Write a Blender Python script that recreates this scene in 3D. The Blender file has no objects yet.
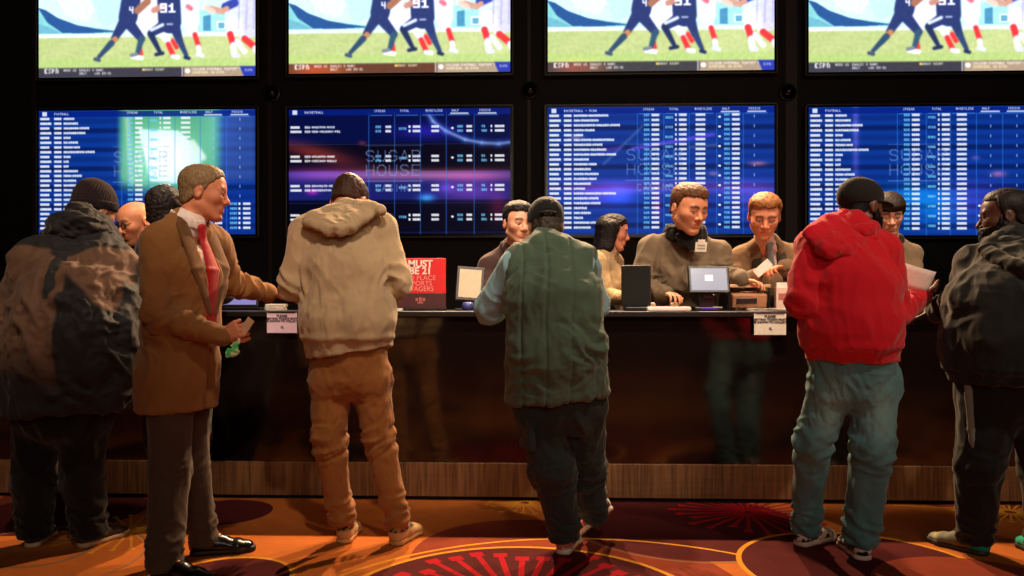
import bpy, math, random
import numpy as np
C = bpy.context.scene.collection
V = lambda *a: np.array(a, float)

# ---------------------------------------------------------------- camera frame
F_PX = 800.0; EYE = 1.17; HORIZON = 300.0; YAW = math.radians(2.0)
def at(px, py, Y):
    """point of the room seen at photo pixel px,py and standing at room depth Y"""
    u = (px - 512) / F_PX; v = (HORIZON - py) / F_PX
    x = u * math.cos(YAW) - math.sin(YAW); y = u * math.sin(YAW) + math.cos(YAW)
    t = Y / y
    return V(t * x, Y, EYE + t * v)
def ground(px, py, z=0.0):
    u = (px - 512) / F_PX; v = (HORIZON - py) / F_PX
    x = u * math.cos(YAW) - math.sin(YAW); y = u * math.sin(YAW) + math.cos(YAW)
    t = (z - EYE) / v
    return V(t * x, t * y, z)
def unit(v):
    v = np.asarray(v, float); return v / max(np.linalg.norm(v), 1e-9)
def lin(c):
    c = np.asarray(c, float) / 255.0
    return np.where(c <= 0.04045, c / 12.92, ((c + 0.055) / 1.055) ** 2.4)
def rgb(r, g, b):
    l = lin((r, g, b)); return (float(l[0]), float(l[1]), float(l[2]), 1.0)

# ---------------------------------------------------------------- noise
_rs = np.random.RandomState(7); _perm = _rs.permutation(256); _perm = np.concatenate([_perm, _perm, _perm])
_grad = _rs.normal(size=(256, 3)); _grad /= np.linalg.norm(_grad, axis=1)[:, None]
def noise(P):
    P = np.asarray(P, float); I = np.floor(P).astype(int); f = P - I; I = I & 255
    w = f * f * f * (f * (f * 6 - 15) + 10); out = 0
    for dx in (0, 1):
        for dy in (0, 1):
            for dz in (0, 1):
                h = _perm[_perm[_perm[(I[:, 0] + dx) & 255] + ((I[:, 1] + dy) & 255)] + ((I[:, 2] + dz) & 255)]
                g = _grad[h]
                dot = g[:, 0] * (f[:, 0] - dx) + g[:, 1] * (f[:, 1] - dy) + g[:, 2] * (f[:, 2] - dz)
                ww = (w[:, 0] if dx else 1 - w[:, 0]) * (w[:, 1] if dy else 1 - w[:, 1]) * (w[:, 2] if dz else 1 - w[:, 2])
                out = out + ww * dot
    return out * 1.6

# ---------------------------------------------------------------- solid shapes as distance fields
def frame(axis, e1=None):
    u = unit(axis)
    if e1 is None: e1 = V(1, 0, 0) if abs(u[0]) < 0.8 else V(0, 1, 0)
    e1 = np.asarray(e1, float); e1 = unit(e1 - u * np.dot(e1, u))
    return u, e1, np.cross(u, e1)
class Shape:
    def __init__(s): s.ops = []
    def copy(s):
        n = Shape(); n.ops = list(s.ops); return n
    def _add(s, fn, lo, hi, k, op):
        s.ops.append((fn, np.array(lo, float), np.array(hi, float), k, op)); return s
    def limb(s, a, b, ra, rb, e1=None, k=0.02, op='+'):
        """tapered rod from a to b; ra, rb are radii or (radius along e1, radius across)"""
        a = np.asarray(a, float); b = np.asarray(b, float)
        ra = (ra, ra) if np.isscalar(ra) else ra; rb = (rb, rb) if np.isscalar(rb) else rb
        u, f1, f2 = frame(b - a, e1); L = max(np.linalg.norm(b - a), 1e-6)
        def fn(P):
            Q = P - a; t = Q @ u; h = np.clip(t / L, 0, 1)
            r1 = ra[0] + (rb[0] - ra[0]) * h; r2 = ra[1] + (rb[1] - ra[1]) * h; m = np.minimum(r1, r2)
            return (np.sqrt(((Q @ f1) / r1) ** 2 + ((Q @ f2) / r2) ** 2 + ((t - h * L) / m) ** 2) - 1) * m
        R = max(*ra, *rb)
        return s._add(fn, np.minimum(a, b) - R, np.maximum(a, b) + R, k, op)
    def chain(s, pts, rs, e1=None, k=0.02, op='+'):
        for i in range(len(pts) - 1): s.limb(pts[i], pts[i + 1], rs[i], rs[i + 1], e1, k, op)
        return s
    def ball(s, c, r, axes=None, k=0.02, op='+'):
        c = np.asarray(c, float); r = np.array((r, r, r) if np.isscalar(r) else r, float)
        A = np.eye(3) if axes is None else np.array(axes, float)
        def fn(P):
            Q = ((P - c) @ A.T) / r
            return (np.sqrt((Q * Q).sum(1)) - 1) * r.min()
        R = r.max()
        return s._add(fn, c - R, c + R, k, op)
    def slab(s, c, half, axes=None, rnd=0.004, k=0.0, op='+'):
        c = np.asarray(c, float); half = np.array(half, float); A = np.eye(3) if axes is None else np.array(axes, float)
        def fn(P):
            q = np.abs((P - c) @ A.T) - (half - rnd)
            return np.sqrt((np.maximum(q, 0) ** 2).sum(1)) + np.minimum(q.max(1), 0) - rnd
        R = np.linalg.norm(half)
        return s._add(fn, c - R, c + R, k, op)
    def plane(s, p, n, k=0.004):
        """keep the side the normal n points away from"""
        p = np.asarray(p, float); n = unit(n)
        return s._add(lambda P: (P - p) @ n, p - 99, p + 99, k, '&')
    def bounds(s):
        L = [o for o in s.ops if o[4] == '+']
        return np.min([o[1] for o in L], 0), np.max([o[2] for o in L], 0)
    def __call__(s, P, m=0.05):
        d = np.full(len(P), 9.0)
        for fn, lo, hi, k, op in s.ops:
            if op == '&':
                x = fn(P)
                if k > 0:
                    h = np.clip(0.5 - 0.5 * (x - d) / k, 0, 1); d = x * (1 - h) + d * h + k * h * (1 - h); continue
                d = np.maximum(d, x); continue
            idx = np.nonzero(np.all((P > lo - m - k) & (P < hi + m + k), axis=1))[0]
            if len(idx) == 0: continue
            x = fn(P[idx]); o = d[idx]
            if op == '-':
                x = -x
                if k > 0:
                    h = np.clip(0.5 - 0.5 * (x - o) / k, 0, 1); d[idx] = x * (1 - h) + o * h + k * h * (1 - h)
                else: d[idx] = np.maximum(o, x)
            elif k > 0:
                h = np.clip(0.5 + 0.5 * (o - x) / k, 0, 1); d[idx] = o * (1 - h) + x * h - k * h * (1 - h)
            else: d[idx] = np.minimum(o, x)
        return d

def polygonise(f, lo, hi, h, levels=3, safe=1.25):
    """surface nets on a sparse grid"""
    H = h * 2 ** levels; lo = np.array(lo) - H; hi = np.array(hi) + H
    n = np.ceil((hi - lo) / H).astype(int)
    g = np.stack(np.meshgrid(*[np.arange(k) for k in n], indexing='ij'), -1).reshape(-1, 3)
    for L in range(levels, -1, -1):
        s = h * 2 ** L
        d = f(lo + (g + 0.5) * s, s * 1.2 + 0.01)
        g = g[np.abs(d) < 0.87 * s * safe + 0.001]
        if L: g = (g[:, None, :] * 2 + np.array([[i, j, k] for i in (0, 1) for j in (0, 1) for k in (0, 1)])[None]).reshape(-1, 3)
    n = n * 2 ** levels + 2
    key = lambda a: (a[..., 0] * n[1] + a[..., 1]) * n[2] + a[..., 2]
    cid = key(g); o = np.argsort(cid); g = g[o]; cid = cid[o]
    off = np.array([[i, j, k] for i in (0, 1) for j in (0, 1) for k in (0, 1)])
    ck = key(g[:, None, :] + off[None]); uk, inv = np.unique(ck.ravel(), return_inverse=True)
    cz = uk % n[2]; cy = (uk // n[2]) % n[1]; cx = uk // (n[1] * n[2])
    cpos = lo + np.stack([cx, cy, cz], -1) * h
    cd = f(cpos, 0.02); inv = inv.reshape(-1, 8); D = cd[inv]; S = D < 0
    act = S.any(1) & ~S.all(1); g = g[act]; cid = cid[act]; D = D[act]; S = S[act]
    vp = np.zeros((len(g), 3)); cnt = np.zeros(len(g))
    E = [(0, 1), (2, 3), (4, 5), (6, 7), (0, 2), (1, 3), (4, 6), (5, 7), (0, 4), (1, 5), (2, 6), (3, 7)]
    for a, b in E:
        m = S[:, a] != S[:, b]; t = D[:, a] / np.where(m, D[:, a] - D[:, b], 1)
        vp += np.where(m[:, None], off[a] + (off[b] - off[a]) * t[:, None], 0); cnt += m
    vp = lo + (g + vp / cnt[:, None]) * h
    quads = []
    for ax in range(3):
        e = np.zeros(3, int); e[ax] = 1; b1 = np.zeros(3, int); b1[(ax + 1) % 3] = 1; b2 = np.zeros(3, int); b2[(ax + 2) % 3] = 1
        ci = int(e @ (4, 2, 1)); m = S[:, 0] != S[:, ci]; gg = g[m]; flip = ~S[m, 0]
        cells = [gg, gg - b1, gg - b1 - b2, gg - b2]; ids = []; ok = np.ones(len(gg), bool)
        for c in cells:
            kk = key(c); p = np.clip(np.searchsorted(cid, kk), 0, len(cid) - 1); ok &= cid[p] == kk; ids.append(p)
        q = np.stack(ids, -1)[ok]; fl = flip[ok]; q[fl] = q[fl][:, ::-1]; quads.append(q)
    return vp, np.concatenate(quads)

def mesh_from(name, v, faces, mat=None, parent=None, smooth=True, col=None, origin=None):
    me = bpy.data.meshes.new(name); v = np.asarray(v, float)
    if origin is not None: v = v - origin
    faces = np.asarray(faces); nf, w = faces.shape
    me.vertices.add(len(v)); me.vertices.foreach_set('co', v.ravel().astype(np.float32))
    me.loops.add(nf * w); me.loops.foreach_set('vertex_index', faces.ravel().astype(np.int32))
    me.polygons.add(nf); me.polygons.foreach_set('loop_start', (np.arange(nf) * w).astype(np.int32))
    me.update(calc_edges=True)
    me.polygons.foreach_set('use_smooth', np.full(nf, smooth))
    if col is not None:
        a = me.color_attributes.new('Col', 'FLOAT_COLOR', 'POINT')
        c4 = np.ones((len(v), 4), np.float32); c4[:, :3] = col; a.data.foreach_set('color', c4.ravel())
    if mat: me.materials.append(mat)
    o = bpy.data.objects.new(name, me); C.objects.link(o)
    if parent is not None: o.parent = parent
    return o
def normals_of(v, q):
    nrm = np.zeros_like(v); c = np.cross(v[q[:, 2]] - v[q[:, 0]], v[q[:, 3]] - v[q[:, 1]])
    for i in range(4):
        for a in range(3): nrm[:, a] += np.bincount(q[:, i], c[:, a], len(v))
    return nrm / np.maximum(np.linalg.norm(nrm, axis=1)[:, None], 1e-12)
def solid(name, f, h, mat, root=None, colour=None, disp=None, bounds=None, origin=None, smooth_it=0):
    lo, hi = bounds if bounds is not None else f.bounds()
    v, q = polygonise(f, lo, hi, h)
    for _ in range(smooth_it):
        s = np.zeros_like(v); c = np.zeros(len(v))
        for i in range(4):
            a = q[:, i]; b = q[:, (i + 1) % 4]
            for ax in range(3): s[:, ax] += np.bincount(a, v[b, ax], len(v)) + np.bincount(b, v[a, ax], len(v))
            c += np.bincount(a, minlength=len(v)) + np.bincount(b, minlength=len(v))
        v = 0.5 * v + 0.5 * s / np.maximum(c, 1)[:, None]
    if disp is not None: v = v + normals_of(v, q) * disp(v)[:, None]
    col = colour(v) if colour is not None else None
    if origin is None and root is not None: origin = np.array(root['_org'])
    return mesh_from(name, v, q, mat, root, True, col, origin)

# ---------------------------------------------------------------- cloth folds
def folds(amp=0.006, creases=(), drape=(3.0, 3.0, 1.2), seed=0.0):
    """drape: low frequency cloth waves; creases: (centre, radius, axis, wavelength, amplitude)"""
    def fn(v):
        W = v + 0.05 * np.stack([noise(v * 3 + seed), noise(v * 3 + seed + 9), noise(v * 3 + seed + 21)], -1)
        n1 = noise(W * np.array(drape) * 2.2 + seed * 3.1); n2 = noise(W * np.array(drape) * 5 + seed + 40)
        n3 = noise(W * np.array(drape) * 10 + seed + 77); env = sstep(noise(v * 2.3 + seed + 13), -.15, .35)
        d = amp * (1 - 2.4 * np.abs(n1)) * 1.1 + amp * 0.7 * (0.4 - np.abs(n2)) * 2 + amp * .55 * env * (.35 - np.abs(n3)) * 2
        for c, R, ax, wl, A in creases:
            Q = v - np.asarray(c); g = np.exp(-((Q * Q).sum(1) / (R * R)) ** 1.4); u, e, f = frame(ax)
            W2 = np.stack([Q @ u / wl * .85, Q @ e / (wl * 3.2), Q @ f / (wl * 3.2)], -1) + seed * 1.7 + 3 * len(creases)
            W2[:, 0] += 1.1 * noise(v * 6 + seed)
            n = noise(W2); s = 1 - 3.6 * np.abs(n); d = d + A * g * (.25 + np.clip(s, -1.1, 1)) * 1.35
        return d
    return fn

# ---------------------------------------------------------------- materials
def mat_new(name):
    m = bpy.data.materials.new(name); m.use_nodes = True; nt = m.node_tree; nt.nodes.clear()
    o = nt.nodes.new('ShaderNodeOutputMaterial'); b = nt.nodes.new('ShaderNodeBsdfPrincipled')
    nt.links.new(b.outputs[0], o.inputs[0]); return m, nt, b
def N(nt, t, **kw):
    n = nt.nodes.new(t)
    for k, v in kw.items():
        if k.startswith('i_'):
            key = k[2:]; key = int(key) if key.isdigit() else key.replace('_', ' ')
            n.inputs[key].default_value = v
        else: setattr(n, k, v)
    return n
_mats = {}
def cloth(name, c, rough=0.9, scale=350.0, bump=0.25, vary=0.18, sheen=0.15, spec=0.2, attr=False, crumple=.16):
    if name in _mats: return _mats[name]
    m, nt, b = mat_new(name); tc = N(nt, 'ShaderNodeTexCoord')
    big = N(nt, 'ShaderNodeTexNoise', i_Scale=9.0, i_Detail=4.0); fine = N(nt, 'ShaderNodeTexNoise', i_Scale=scale, i_Detail=2.0)
    for n in (big, fine): nt.links.new(tc.outputs['Object'], n.inputs['Vector'])
    ad = N(nt, 'ShaderNodeMath', operation='ADD'); nt.links.new(big.outputs['Fac'], ad.inputs[0]); nt.links.new(fine.outputs['Fac'], ad.inputs[1])
    mr = N(nt, 'ShaderNodeMapRange', i_From_Min=0.6, i_From_Max=1.4, i_To_Min=1 - vary, i_To_Max=1 + vary); nt.links.new(ad.outputs[0], mr.inputs['Value'])
    mx = N(nt, 'ShaderNodeVectorMath', operation='SCALE'); nt.links.new(mr.outputs[0], mx.inputs['Scale'])
    if attr:
        a = N(nt, 'ShaderNodeVertexColor', layer_name='Col'); nt.links.new(a.outputs['Color'], mx.inputs[0])
    else: mx.inputs[0].default_value = c[:3]
    nt.links.new(mx.outputs[0], b.inputs['Base Color'])
    b.inputs['Roughness'].default_value = rough; b.inputs['Specular IOR Level'].default_value = spec
    b.inputs['Sheen Weight'].default_value = sheen; b.inputs['Sheen Tint'].default_value = (1, .9, .8, 1)
    bp = N(nt, 'ShaderNodeBump', i_Strength=bump, i_Distance=0.002); nt.links.new(fine.outputs['Fac'], bp.inputs['Height'])
    mp = N(nt, 'ShaderNodeMapping'); mp.inputs['Scale'].default_value = (1.0, 1.0, .55); nt.links.new(tc.outputs['Object'], mp.inputs[0])
    wr = N(nt, 'ShaderNodeTexNoise', i_Scale=8.0, i_Detail=3.0, i_Roughness=.5, i_Distortion=.8); nt.links.new(mp.outputs[0], wr.inputs['Vector'])
    s1 = N(nt, 'ShaderNodeMath', operation='SUBTRACT'); nt.links.new(wr.outputs['Fac'], s1.inputs[0]); s1.inputs[1].default_value = .5
    s2 = N(nt, 'ShaderNodeMath', operation='ABSOLUTE'); nt.links.new(s1.outputs[0], s2.inputs[0])
    b2 = N(nt, 'ShaderNodeBump', i_Strength=crumple, i_Distance=0.05); b2.invert = True; nt.links.new(s2.outputs[0], b2.inputs['Height']); nt.links.new(b2.outputs[0], bp.inputs['Normal'])
    nt.links.new(bp.outputs[0], b.inputs['Normal'])
    _mats[name] = m; return m
def plain(name, c, rough=0.5, metal=0.0, spec=0.5, emit=None, strength=1.0, vary=0.06, scale=40.0):
    if name in _mats: return _mats[name]
    m, nt, b = mat_new(name); tc = N(nt, 'ShaderNodeTexCoord'); n = N(nt, 'ShaderNodeTexNoise', i_Scale=scale, i_Detail=3.0)
    nt.links.new(tc.outputs['Object'], n.inputs['Vector'])
    mr = N(nt, 'ShaderNodeMapRange', i_From_Min=0.3, i_From_Max=0.7, i_To_Min=1 - vary, i_To_Max=1 + vary); nt.links.new(n.outputs['Fac'], mr.inputs['Value'])
    mx = N(nt, 'ShaderNodeVectorMath', operation='SCALE'); mx.inputs[0].default_value = c[:3]; nt.links.new(mr.outputs[0], mx.inputs['Scale'])
    nt.links.new(mx.outputs[0], b.inputs['Base Color']); b.inputs['Roughness'].default_value = rough
    b.inputs['Metallic'].default_value = metal; b.inputs['Specular IOR Level'].default_value = spec
    if emit is not None:
        b.inputs['Emission Color'].default_value = emit; b.inputs['Emission Strength'].default_value = strength
    _mats[name] = m; return m
def skin_mat():
    if 'skin' in _mats: return _mats['skin']
    m, nt, b = mat_new('skin'); a = N(nt, 'ShaderNodeVertexColor', layer_name='Col'); nt.links.new(a.outputs['Color'], b.inputs['Base Color'])
    b.inputs['Roughness'].default_value = 0.48; b.inputs['Specular IOR Level'].default_value = 0.4
    b.inputs['Subsurface Weight'].default_value = 0.12; b.inputs['Subsurface Radius'].default_value = (.012, .004, .002); b.inputs['Subsurface Scale'].default_value = 0.5
    tc = N(nt, 'ShaderNodeTexCoord'); n = N(nt, 'ShaderNodeTexNoise', i_Scale=260.0, i_Detail=2.0); nt.links.new(tc.outputs['Object'], n.inputs['Vector'])
    bp = N(nt, 'ShaderNodeBump', i_Strength=0.12, i_Distance=0.001); nt.links.new(n.outputs['Fac'], bp.inputs['Height']); nt.links.new(bp.outputs[0], b.inputs['Normal'])
    _mats['skin'] = m; return m
def hair_mat(name, c, rough=0.55, bump=0.6):
    if name in _mats: return _mats[name]
    m, nt, b = mat_new(name); tc = N(nt, 'ShaderNodeTexCoord'); mp = N(nt, 'ShaderNodeMapping'); mp.inputs['Scale'].default_value = (1, 1, .25)
    n = N(nt, 'ShaderNodeTexNoise', i_Scale=190.0, i_Detail=5.0, i_Roughness=.7); nt.links.new(tc.outputs['Object'], mp.inputs[0]); nt.links.new(mp.outputs[0], n.inputs['Vector'])
    mr = N(nt, 'ShaderNodeMapRange', i_From_Min=0.3, i_From_Max=0.7, i_To_Min=0.35, i_To_Max=1.5); nt.links.new(n.outputs['Fac'], mr.inputs['Value'])
    mx = N(nt, 'ShaderNodeVectorMath', operation='SCALE'); mx.inputs[0].default_value = c[:3]; nt.links.new(mr.outputs[0], mx.inputs['Scale'])
    nt.links.new(mx.outputs[0], b.inputs['Base Color']); b.inputs['Roughness'].default_value = rough; b.inputs['Specular IOR Level'].default_value = 0.25
    bp = N(nt, 'ShaderNodeBump', i_Strength=bump, i_Distance=0.003); nt.links.new(n.outputs['Fac'], bp.inputs['Height']); nt.links.new(bp.outputs[0], b.inputs['Normal'])
    _mats[name] = m; return m

# ---------------------------------------------------------------- boxes and plates (hard objects)
def box_data(c, half, bev=0.0, axes=None):
    """bevelled box: vertices and quads"""
    import bmesh
    bm = bmesh.new(); bmesh.ops.create_cube(bm, size=2.0)
    for v in bm.verts: v.co = (v.co.x * half[0], v.co.y * half[1], v.co.z * half[2])
    if bev > 0: bmesh.ops.bevel(bm, geom=list(bm.edges), offset=bev, segments=2, affect='EDGES', profile=0.5)
    A = np.eye(3) if axes is None else np.array(axes)
    vs = np.array([tuple(v.co) for v in bm.verts]) @ A + np.asarray(c, float)
    fs = [tuple(v.index for v in f.verts) for f in bm.faces]; bm.free(); return vs, fs
class Hard:
    def __init__(s): s.v = []; s.f = []; s.m = []; s.mi = 0
    def mat(s, i): s.mi = i; return s
    def raw(s, vs, fs):
        o = len(s.v); s.v += [tuple(map(float, p)) for p in vs]; s.f += [tuple(i + o for i in f) for f in fs]; s.m += [s.mi] * len(fs); return s
    def box(s, c, half, bev=0.0, axes=None): return s.raw(*box_data(c, half, bev, axes))
    def tube(s, a, b, r, r2=None, n=20, caps=True):
        a = np.asarray(a, float); b = np.asarray(b, float); u, e, f = frame(b - a); r2 = r if r2 is None else r2; vs = []
        for c, rr in ((a, r), (b, r2)):
            for i in range(n):
                t = 2 * math.pi * i / n; vs.append(c + rr * (e * math.cos(t) + f * math.sin(t)))
        fs = [(i, (i + 1) % n, n + (i + 1) % n, n + i) for i in range(n)]
        if caps: fs += [tuple(range(n))[::-1], tuple(range(n, 2 * n))]
        return s.raw(vs, fs)
    def lathe(s, c, axis, prof, n=32):
        u, e, f = frame(axis); vs = []; c = np.asarray(c, float)
        for h, r in prof:
            for i in range(n):
                t = 2 * math.pi * i / n; vs.append(c + u * h + r * (e * math.cos(t) + f * math.sin(t)))
        fs = []
        for k in range(len(prof) - 1):
            fs += [(k * n + i, k * n + (i + 1) % n, (k + 1) * n + (i + 1) % n, (k + 1) * n + i) for i in range(n)]
        return s.raw(vs, fs)
    def make(s, name, mats, parent=None, smooth=False, origin=(0, 0, 0)):
        me = bpy.data.meshes.new(name); og = np.asarray(origin, float)
        me.from_pydata([tuple(np.array(p) - og) for p in s.v], [], s.f); me.update()
        for m in (mats if isinstance(mats, (list, tuple)) else [mats]): me.materials.append(m)
        me.polygons.foreach_set('material_index', s.m)
        if smooth: me.polygons.foreach_set('use_smooth', [True] * len(me.polygons))
        o = bpy.data.objects.new(name, me); C.objects.link(o)
        if parent is not None: o.parent = parent
        else: o.location = tuple(og)
        return o
def thing(name, label, cat, org, group=None):
    o = bpy.data.objects.new(name, None); C.objects.link(o); o.location = tuple(map(float, org)); o.empty_display_size = 0.1
    o['label'] = label; o['category'] = cat; o['_org'] = [float(x) for x in org]
    if group: o['group'] = group
    return o
def tag(o, label, cat, group=None):
    o['label'] = label; o['category'] = cat
    if group: o['group'] = group
    return o
def struct(o): o['kind'] = 'structure'; return o
def lettering(text, centre, right, up, size, mat, name, parent, origin, out=0.0006, align='CENTER', spacing=1.0, bold=0.0):
    """writing as a thin mesh standing on a surface"""
    cu = bpy.data.curves.new(name, 'FONT'); cu.body = text; cu.size = size; cu.align_x = align; cu.align_y = 'CENTER'; cu.space_line = spacing
    cu.extrude = 0.0003; cu.offset = bold; cu.resolution_u = 3
    o = bpy.data.objects.new(name, cu); C.objects.link(o)
    dg = bpy.context.evaluated_depsgraph_get(); me = bpy.data.meshes.new_from_object(o.evaluated_get(dg))
    bpy.data.objects.remove(o); r = unit(right); u = unit(up); nrm = np.cross(r, u)
    n = len(me.vertices); co = np.zeros(n * 3); me.vertices.foreach_get('co', co); co = co.reshape(-1, 3)
    w = np.asarray(centre) + co[:, :1] * r + co[:, 1:2] * u + (co[:, 2:3] + out) * nrm - np.asarray(origin)
    me.vertices.foreach_set('co', w.ravel()); me.materials.clear(); me.materials.append(mat); me.name = name; me.update()
    ob = bpy.data.objects.new(name, me); C.objects.link(ob); ob.parent = parent; return ob
# ---------------------------------------------------------------- people
UP = V(0, 0, 1)
class Head:
    """local frame of a head: R right-hand side of the person, F face direction, U up"""
    def __init__(s, c, face, tilt=0.0, roll=0.0, size=1.0):
        F = unit(face); F = unit(V(F[0], F[1], 0)); R = unit(np.cross(F, UP)); U = UP.copy()
        ct, st = math.cos(tilt), math.sin(tilt)       # tilt > 0 looks down
        F, U = F * ct - U * st, U * ct + F * st
        cr, sr = math.cos(roll), math.sin(roll)
        R, U = R * cr + U * sr, U * cr - R * sr
        s.c = np.asarray(c, float); s.R, s.F, s.U, s.s = R, F, U, size
        s.A = np.array([R, F, U])
    def p(s, x, y, z): return s.c + s.s * (x * s.R + y * s.F + z * s.U)
    def q(s, P): return ((P - s.c) @ s.A.T) / s.s
    def ax(s, pitch=0, yaw=0):
        R, F, U = s.R, s.F, s.U
        F2 = F * math.cos(pitch) + U * math.sin(pitch); U2 = U * math.cos(pitch) - F * math.sin(pitch)
        R2 = R * math.cos(yaw) + F2 * math.sin(yaw); F3 = F2 * math.cos(yaw) - R * math.sin(yaw)
        return np.array([R2, F3, U2])
def skull(S, h, full=1.0):
    s = h.s
    S.ball(h.p(0, -.012, .040), np.array((.073 * full, .094, .082)) * s, h.A, k=0)
    S.ball(h.p(0, .016, .045), np.array((.064 * full, .072, .068)) * s, h.A, k=.03 * s)
    return S
def face(S, h, full=1.0, jaw=1.0):
    s = h.s; p = h.p
    S.ball(p(0, .026, -.022), np.array((.060 * full * (.8 + .2 * jaw), .066, .078)) * s, h.A, k=.03 * s)
    for g in (-1, 1):
        S.limb(p(g * .053 * full, -.004, -.045), p(g * .020, .064, -.092), .016 * jaw * s, .015 * s, k=.03 * s)
        S.ball(p(g * .040 * full, .056, -.010), np.array((.020, .022, .018)) * s * full, h.A, k=.03 * s)
    S.ball(p(0, .072, -.092), np.array((.022, .019, .017)) * s * jaw, h.A, k=.02 * s)
    fx = full ** .8
    S.limb(p(-.036 * fx, .077, .033), p(.036 * fx, .077, .033), .0125 * s, .0125 * s, k=.016 * s)      # brow
    for g in (-1, 1): S.ball(p(g * .032 * fx, .099, .009), np.array((.019, .016, .014)) * s, h.A, k=.010 * s, op='-')
    S.limb(p(0, .082, .024), p(0, .107, -.018), .0085 * s, .0115 * s, k=.010 * s)           # nose
    S.ball(p(0, .105, -.021), .0118 * s, k=.006 * s)
    for g in (-1, 1): S.ball(p(g * .0135 * fx, .097, -.025), .0088 * s, k=.006 * s)
    for g in (-1, 1):                                                                         # lids
        S.ball(p(g * .032 * fx, .0775, .0170), np.array((.0172, .0146, .0100)) * s, h.A, k=.004 * s); S.ball(p(g * .032 * fx, .0775, -.0012), np.array((.0160, .0128, .0065)) * s, h.A, k=.004 * s)
    S.ball(p(0, .080, -.055), np.array((.030 * fx, .015, .020)) * s, h.A, k=.016 * s)             # mouth
    S.limb(p(-.019 * fx, .087, -.0505), p(.019 * fx, .087, -.0505), .0062 * s, .0062 * s, k=.005 * s)
    S.limb(p(-.016 * fx, .087, -.0625), p(.016 * fx, .087, -.0625), .0070 * s, .0070 * s, k=.005 * s)
    S.limb(p(-.019 * fx, .0965, -.0562), p(.019 * fx, .0965, -.0562), .0024 * s, .0024 * s, k=.003 * s, op='-')
    S.ball(p(0, .094, -.078), np.array((.020, .008, .006)) * s, h.A, k=.008 * s, op='-')
    for g in (-1, 1):                                                                         # ears
        S.ball(p(g * .077 * full, -.008, .004), np.array((.010, .019, .031)) * s, h.ax(-.15, g * -.35), k=.008 * s)
        S.ball(p(g * .090 * full, -.002, .006), np.array((.008, .010, .017)) * s, h.ax(-.15, g * -.35), k=.005 * s, op='-')
    return S
def hand(S, w, d, n, side, size=1.0, curl=35, spread=1.0, thumb=0.5):
    """five-fingered hand: w wrist, d direction, n palm normal, side +1/-1 puts the thumb along +/- cross(d, n)"""
    d = unit(d); n = unit(n - d * np.dot(n, d)); L = np.cross(d, n) * side; z = size; w = np.asarray(w, float)
    S.limb(w - d * .03 * z, w + d * .02 * z, (.028 * z, .021 * z), (.031 * z, .016 * z), e1=L, k=.012)
    S.limb(w + d * .02 * z, w + d * .075 * z, (.030 * z, .015 * z), (.038 * z, .012 * z), e1=L, k=.012)
    tot = (.074, .082, .076, .060)
    for i in range(4):
        o = (.031 - .0205 * i) * z; b = w + d * (.084 - .006 * abs(i - 1)) * z + L * o
        a = math.radians(curl * .5); dirf = unit(d + L * (.10 - .075 * i) * spread); p = b; r = .0088 * z
        S.limb(w + d * .05 * z + L * o * .8, b, .010 * z, r, k=.006)
        for q, fr in enumerate((.45, .30, .25)):
            v = dirf * math.cos(a) + n * math.sin(a); e = p + v * tot[i] * fr * z
            S.limb(p, e, r, r * .92, k=.0015 if q == 0 else .003); p = e; r *= .92; a += math.radians(curl * (.9 + .1 * i))
    b = w + d * .022 * z + L * .026 * z; v = unit(d * .62 + L * (.75 - .3 * thumb) + n * .5 * thumb)
    m = b + v * .036 * z; v2 = unit(v + d * .5 + n * .3 * thumb - L * .25 * thumb); m2 = m + v2 * .030 * z; v3 = unit(v2 + d * .3 - L * .2 * thumb)
    S.limb(w + d * .01 * z, m, .013 * z, .0115 * z, k=.010); S.limb(m, m2, .0110 * z, .0098 * z, k=.003); S.limb(m2, m2 + v3 * .024 * z, .0098 * z, .0082 * z, k=.003)
    return S
def torso(S, J, B, g=0.0, k=.035, low=True):
    """stations pelvis, waist, chest, shoulder girdle; B half sizes (across, deep)"""
    lat = unit(J['sr'] - J['sl']); hl = unit(J['hr'] - J['hl']) if 'hr' in J else lat
    P, W, Ch, Nk = J['pelvis'], J['waist'], J['chest'], J['neck']
    b = lambda n: (B[n][0] + g, B[n][1] + g)
    wl = unit(lat + hl)
    if low: S.limb(P, W, b('hip'), b('waist'), e1=unit(hl + wl * .5), k=0)
    S.limb(W, Ch, b('waist'), b('chest'), e1=wl, k=k)
    top = (J['sl'] + J['sr']) / 2
    S.limb(Ch, Ch * .35 + top * .65, b('chest'), (B['chest'][0] * .86 + g, B['chest'][1] * .74 + g), e1=lat, k=k)
    r = B['arm'] * 1.12
    S.limb(J['sl'], J['sr'], r + g, r + g, k=.035)
    for x in ('sl', 'sr'): S.limb(Nk, J[x] + UP * .01, .050 + g, .040 + g, k=.05)
    return S
def arms(S, J, B, g=0.0, upto=1.0, k=.03, which='lr', fat=1.0):
    r = B['arm'] * fat
    for x in which:
        s, e, w = J['s' + x], J['e' + x], J['w' + x]; o = s * .62 + e * .38
        S.limb(s, o, r + g, r * .92 + g, k=k); S.limb(o, e, r * .92 + g, r * .80 + g, k=.010)
        S.limb(e, e + (w - e) * upto, r * .78 + g, r * (.78 - .25 * upto) + g, k=.012)
    return S
def legs(S, J, B, g=0.0, upto=1.0, k=.03, ankle=None, which='lr', kneef=1.0):
    t, c = B['thigh'], B['calf']
    for x in which:
        h, n, a = J['h' + x], J['k' + x], J['a' + x]
        S.limb(h, n, t + g, (t * .74 + g) * kneef, k=k)
        S.limb(n, n + (a - n) * upto, (t * .74 + g) * kneef, (ankle if ankle else c * .75 + g), k=.025)
    return S
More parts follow.
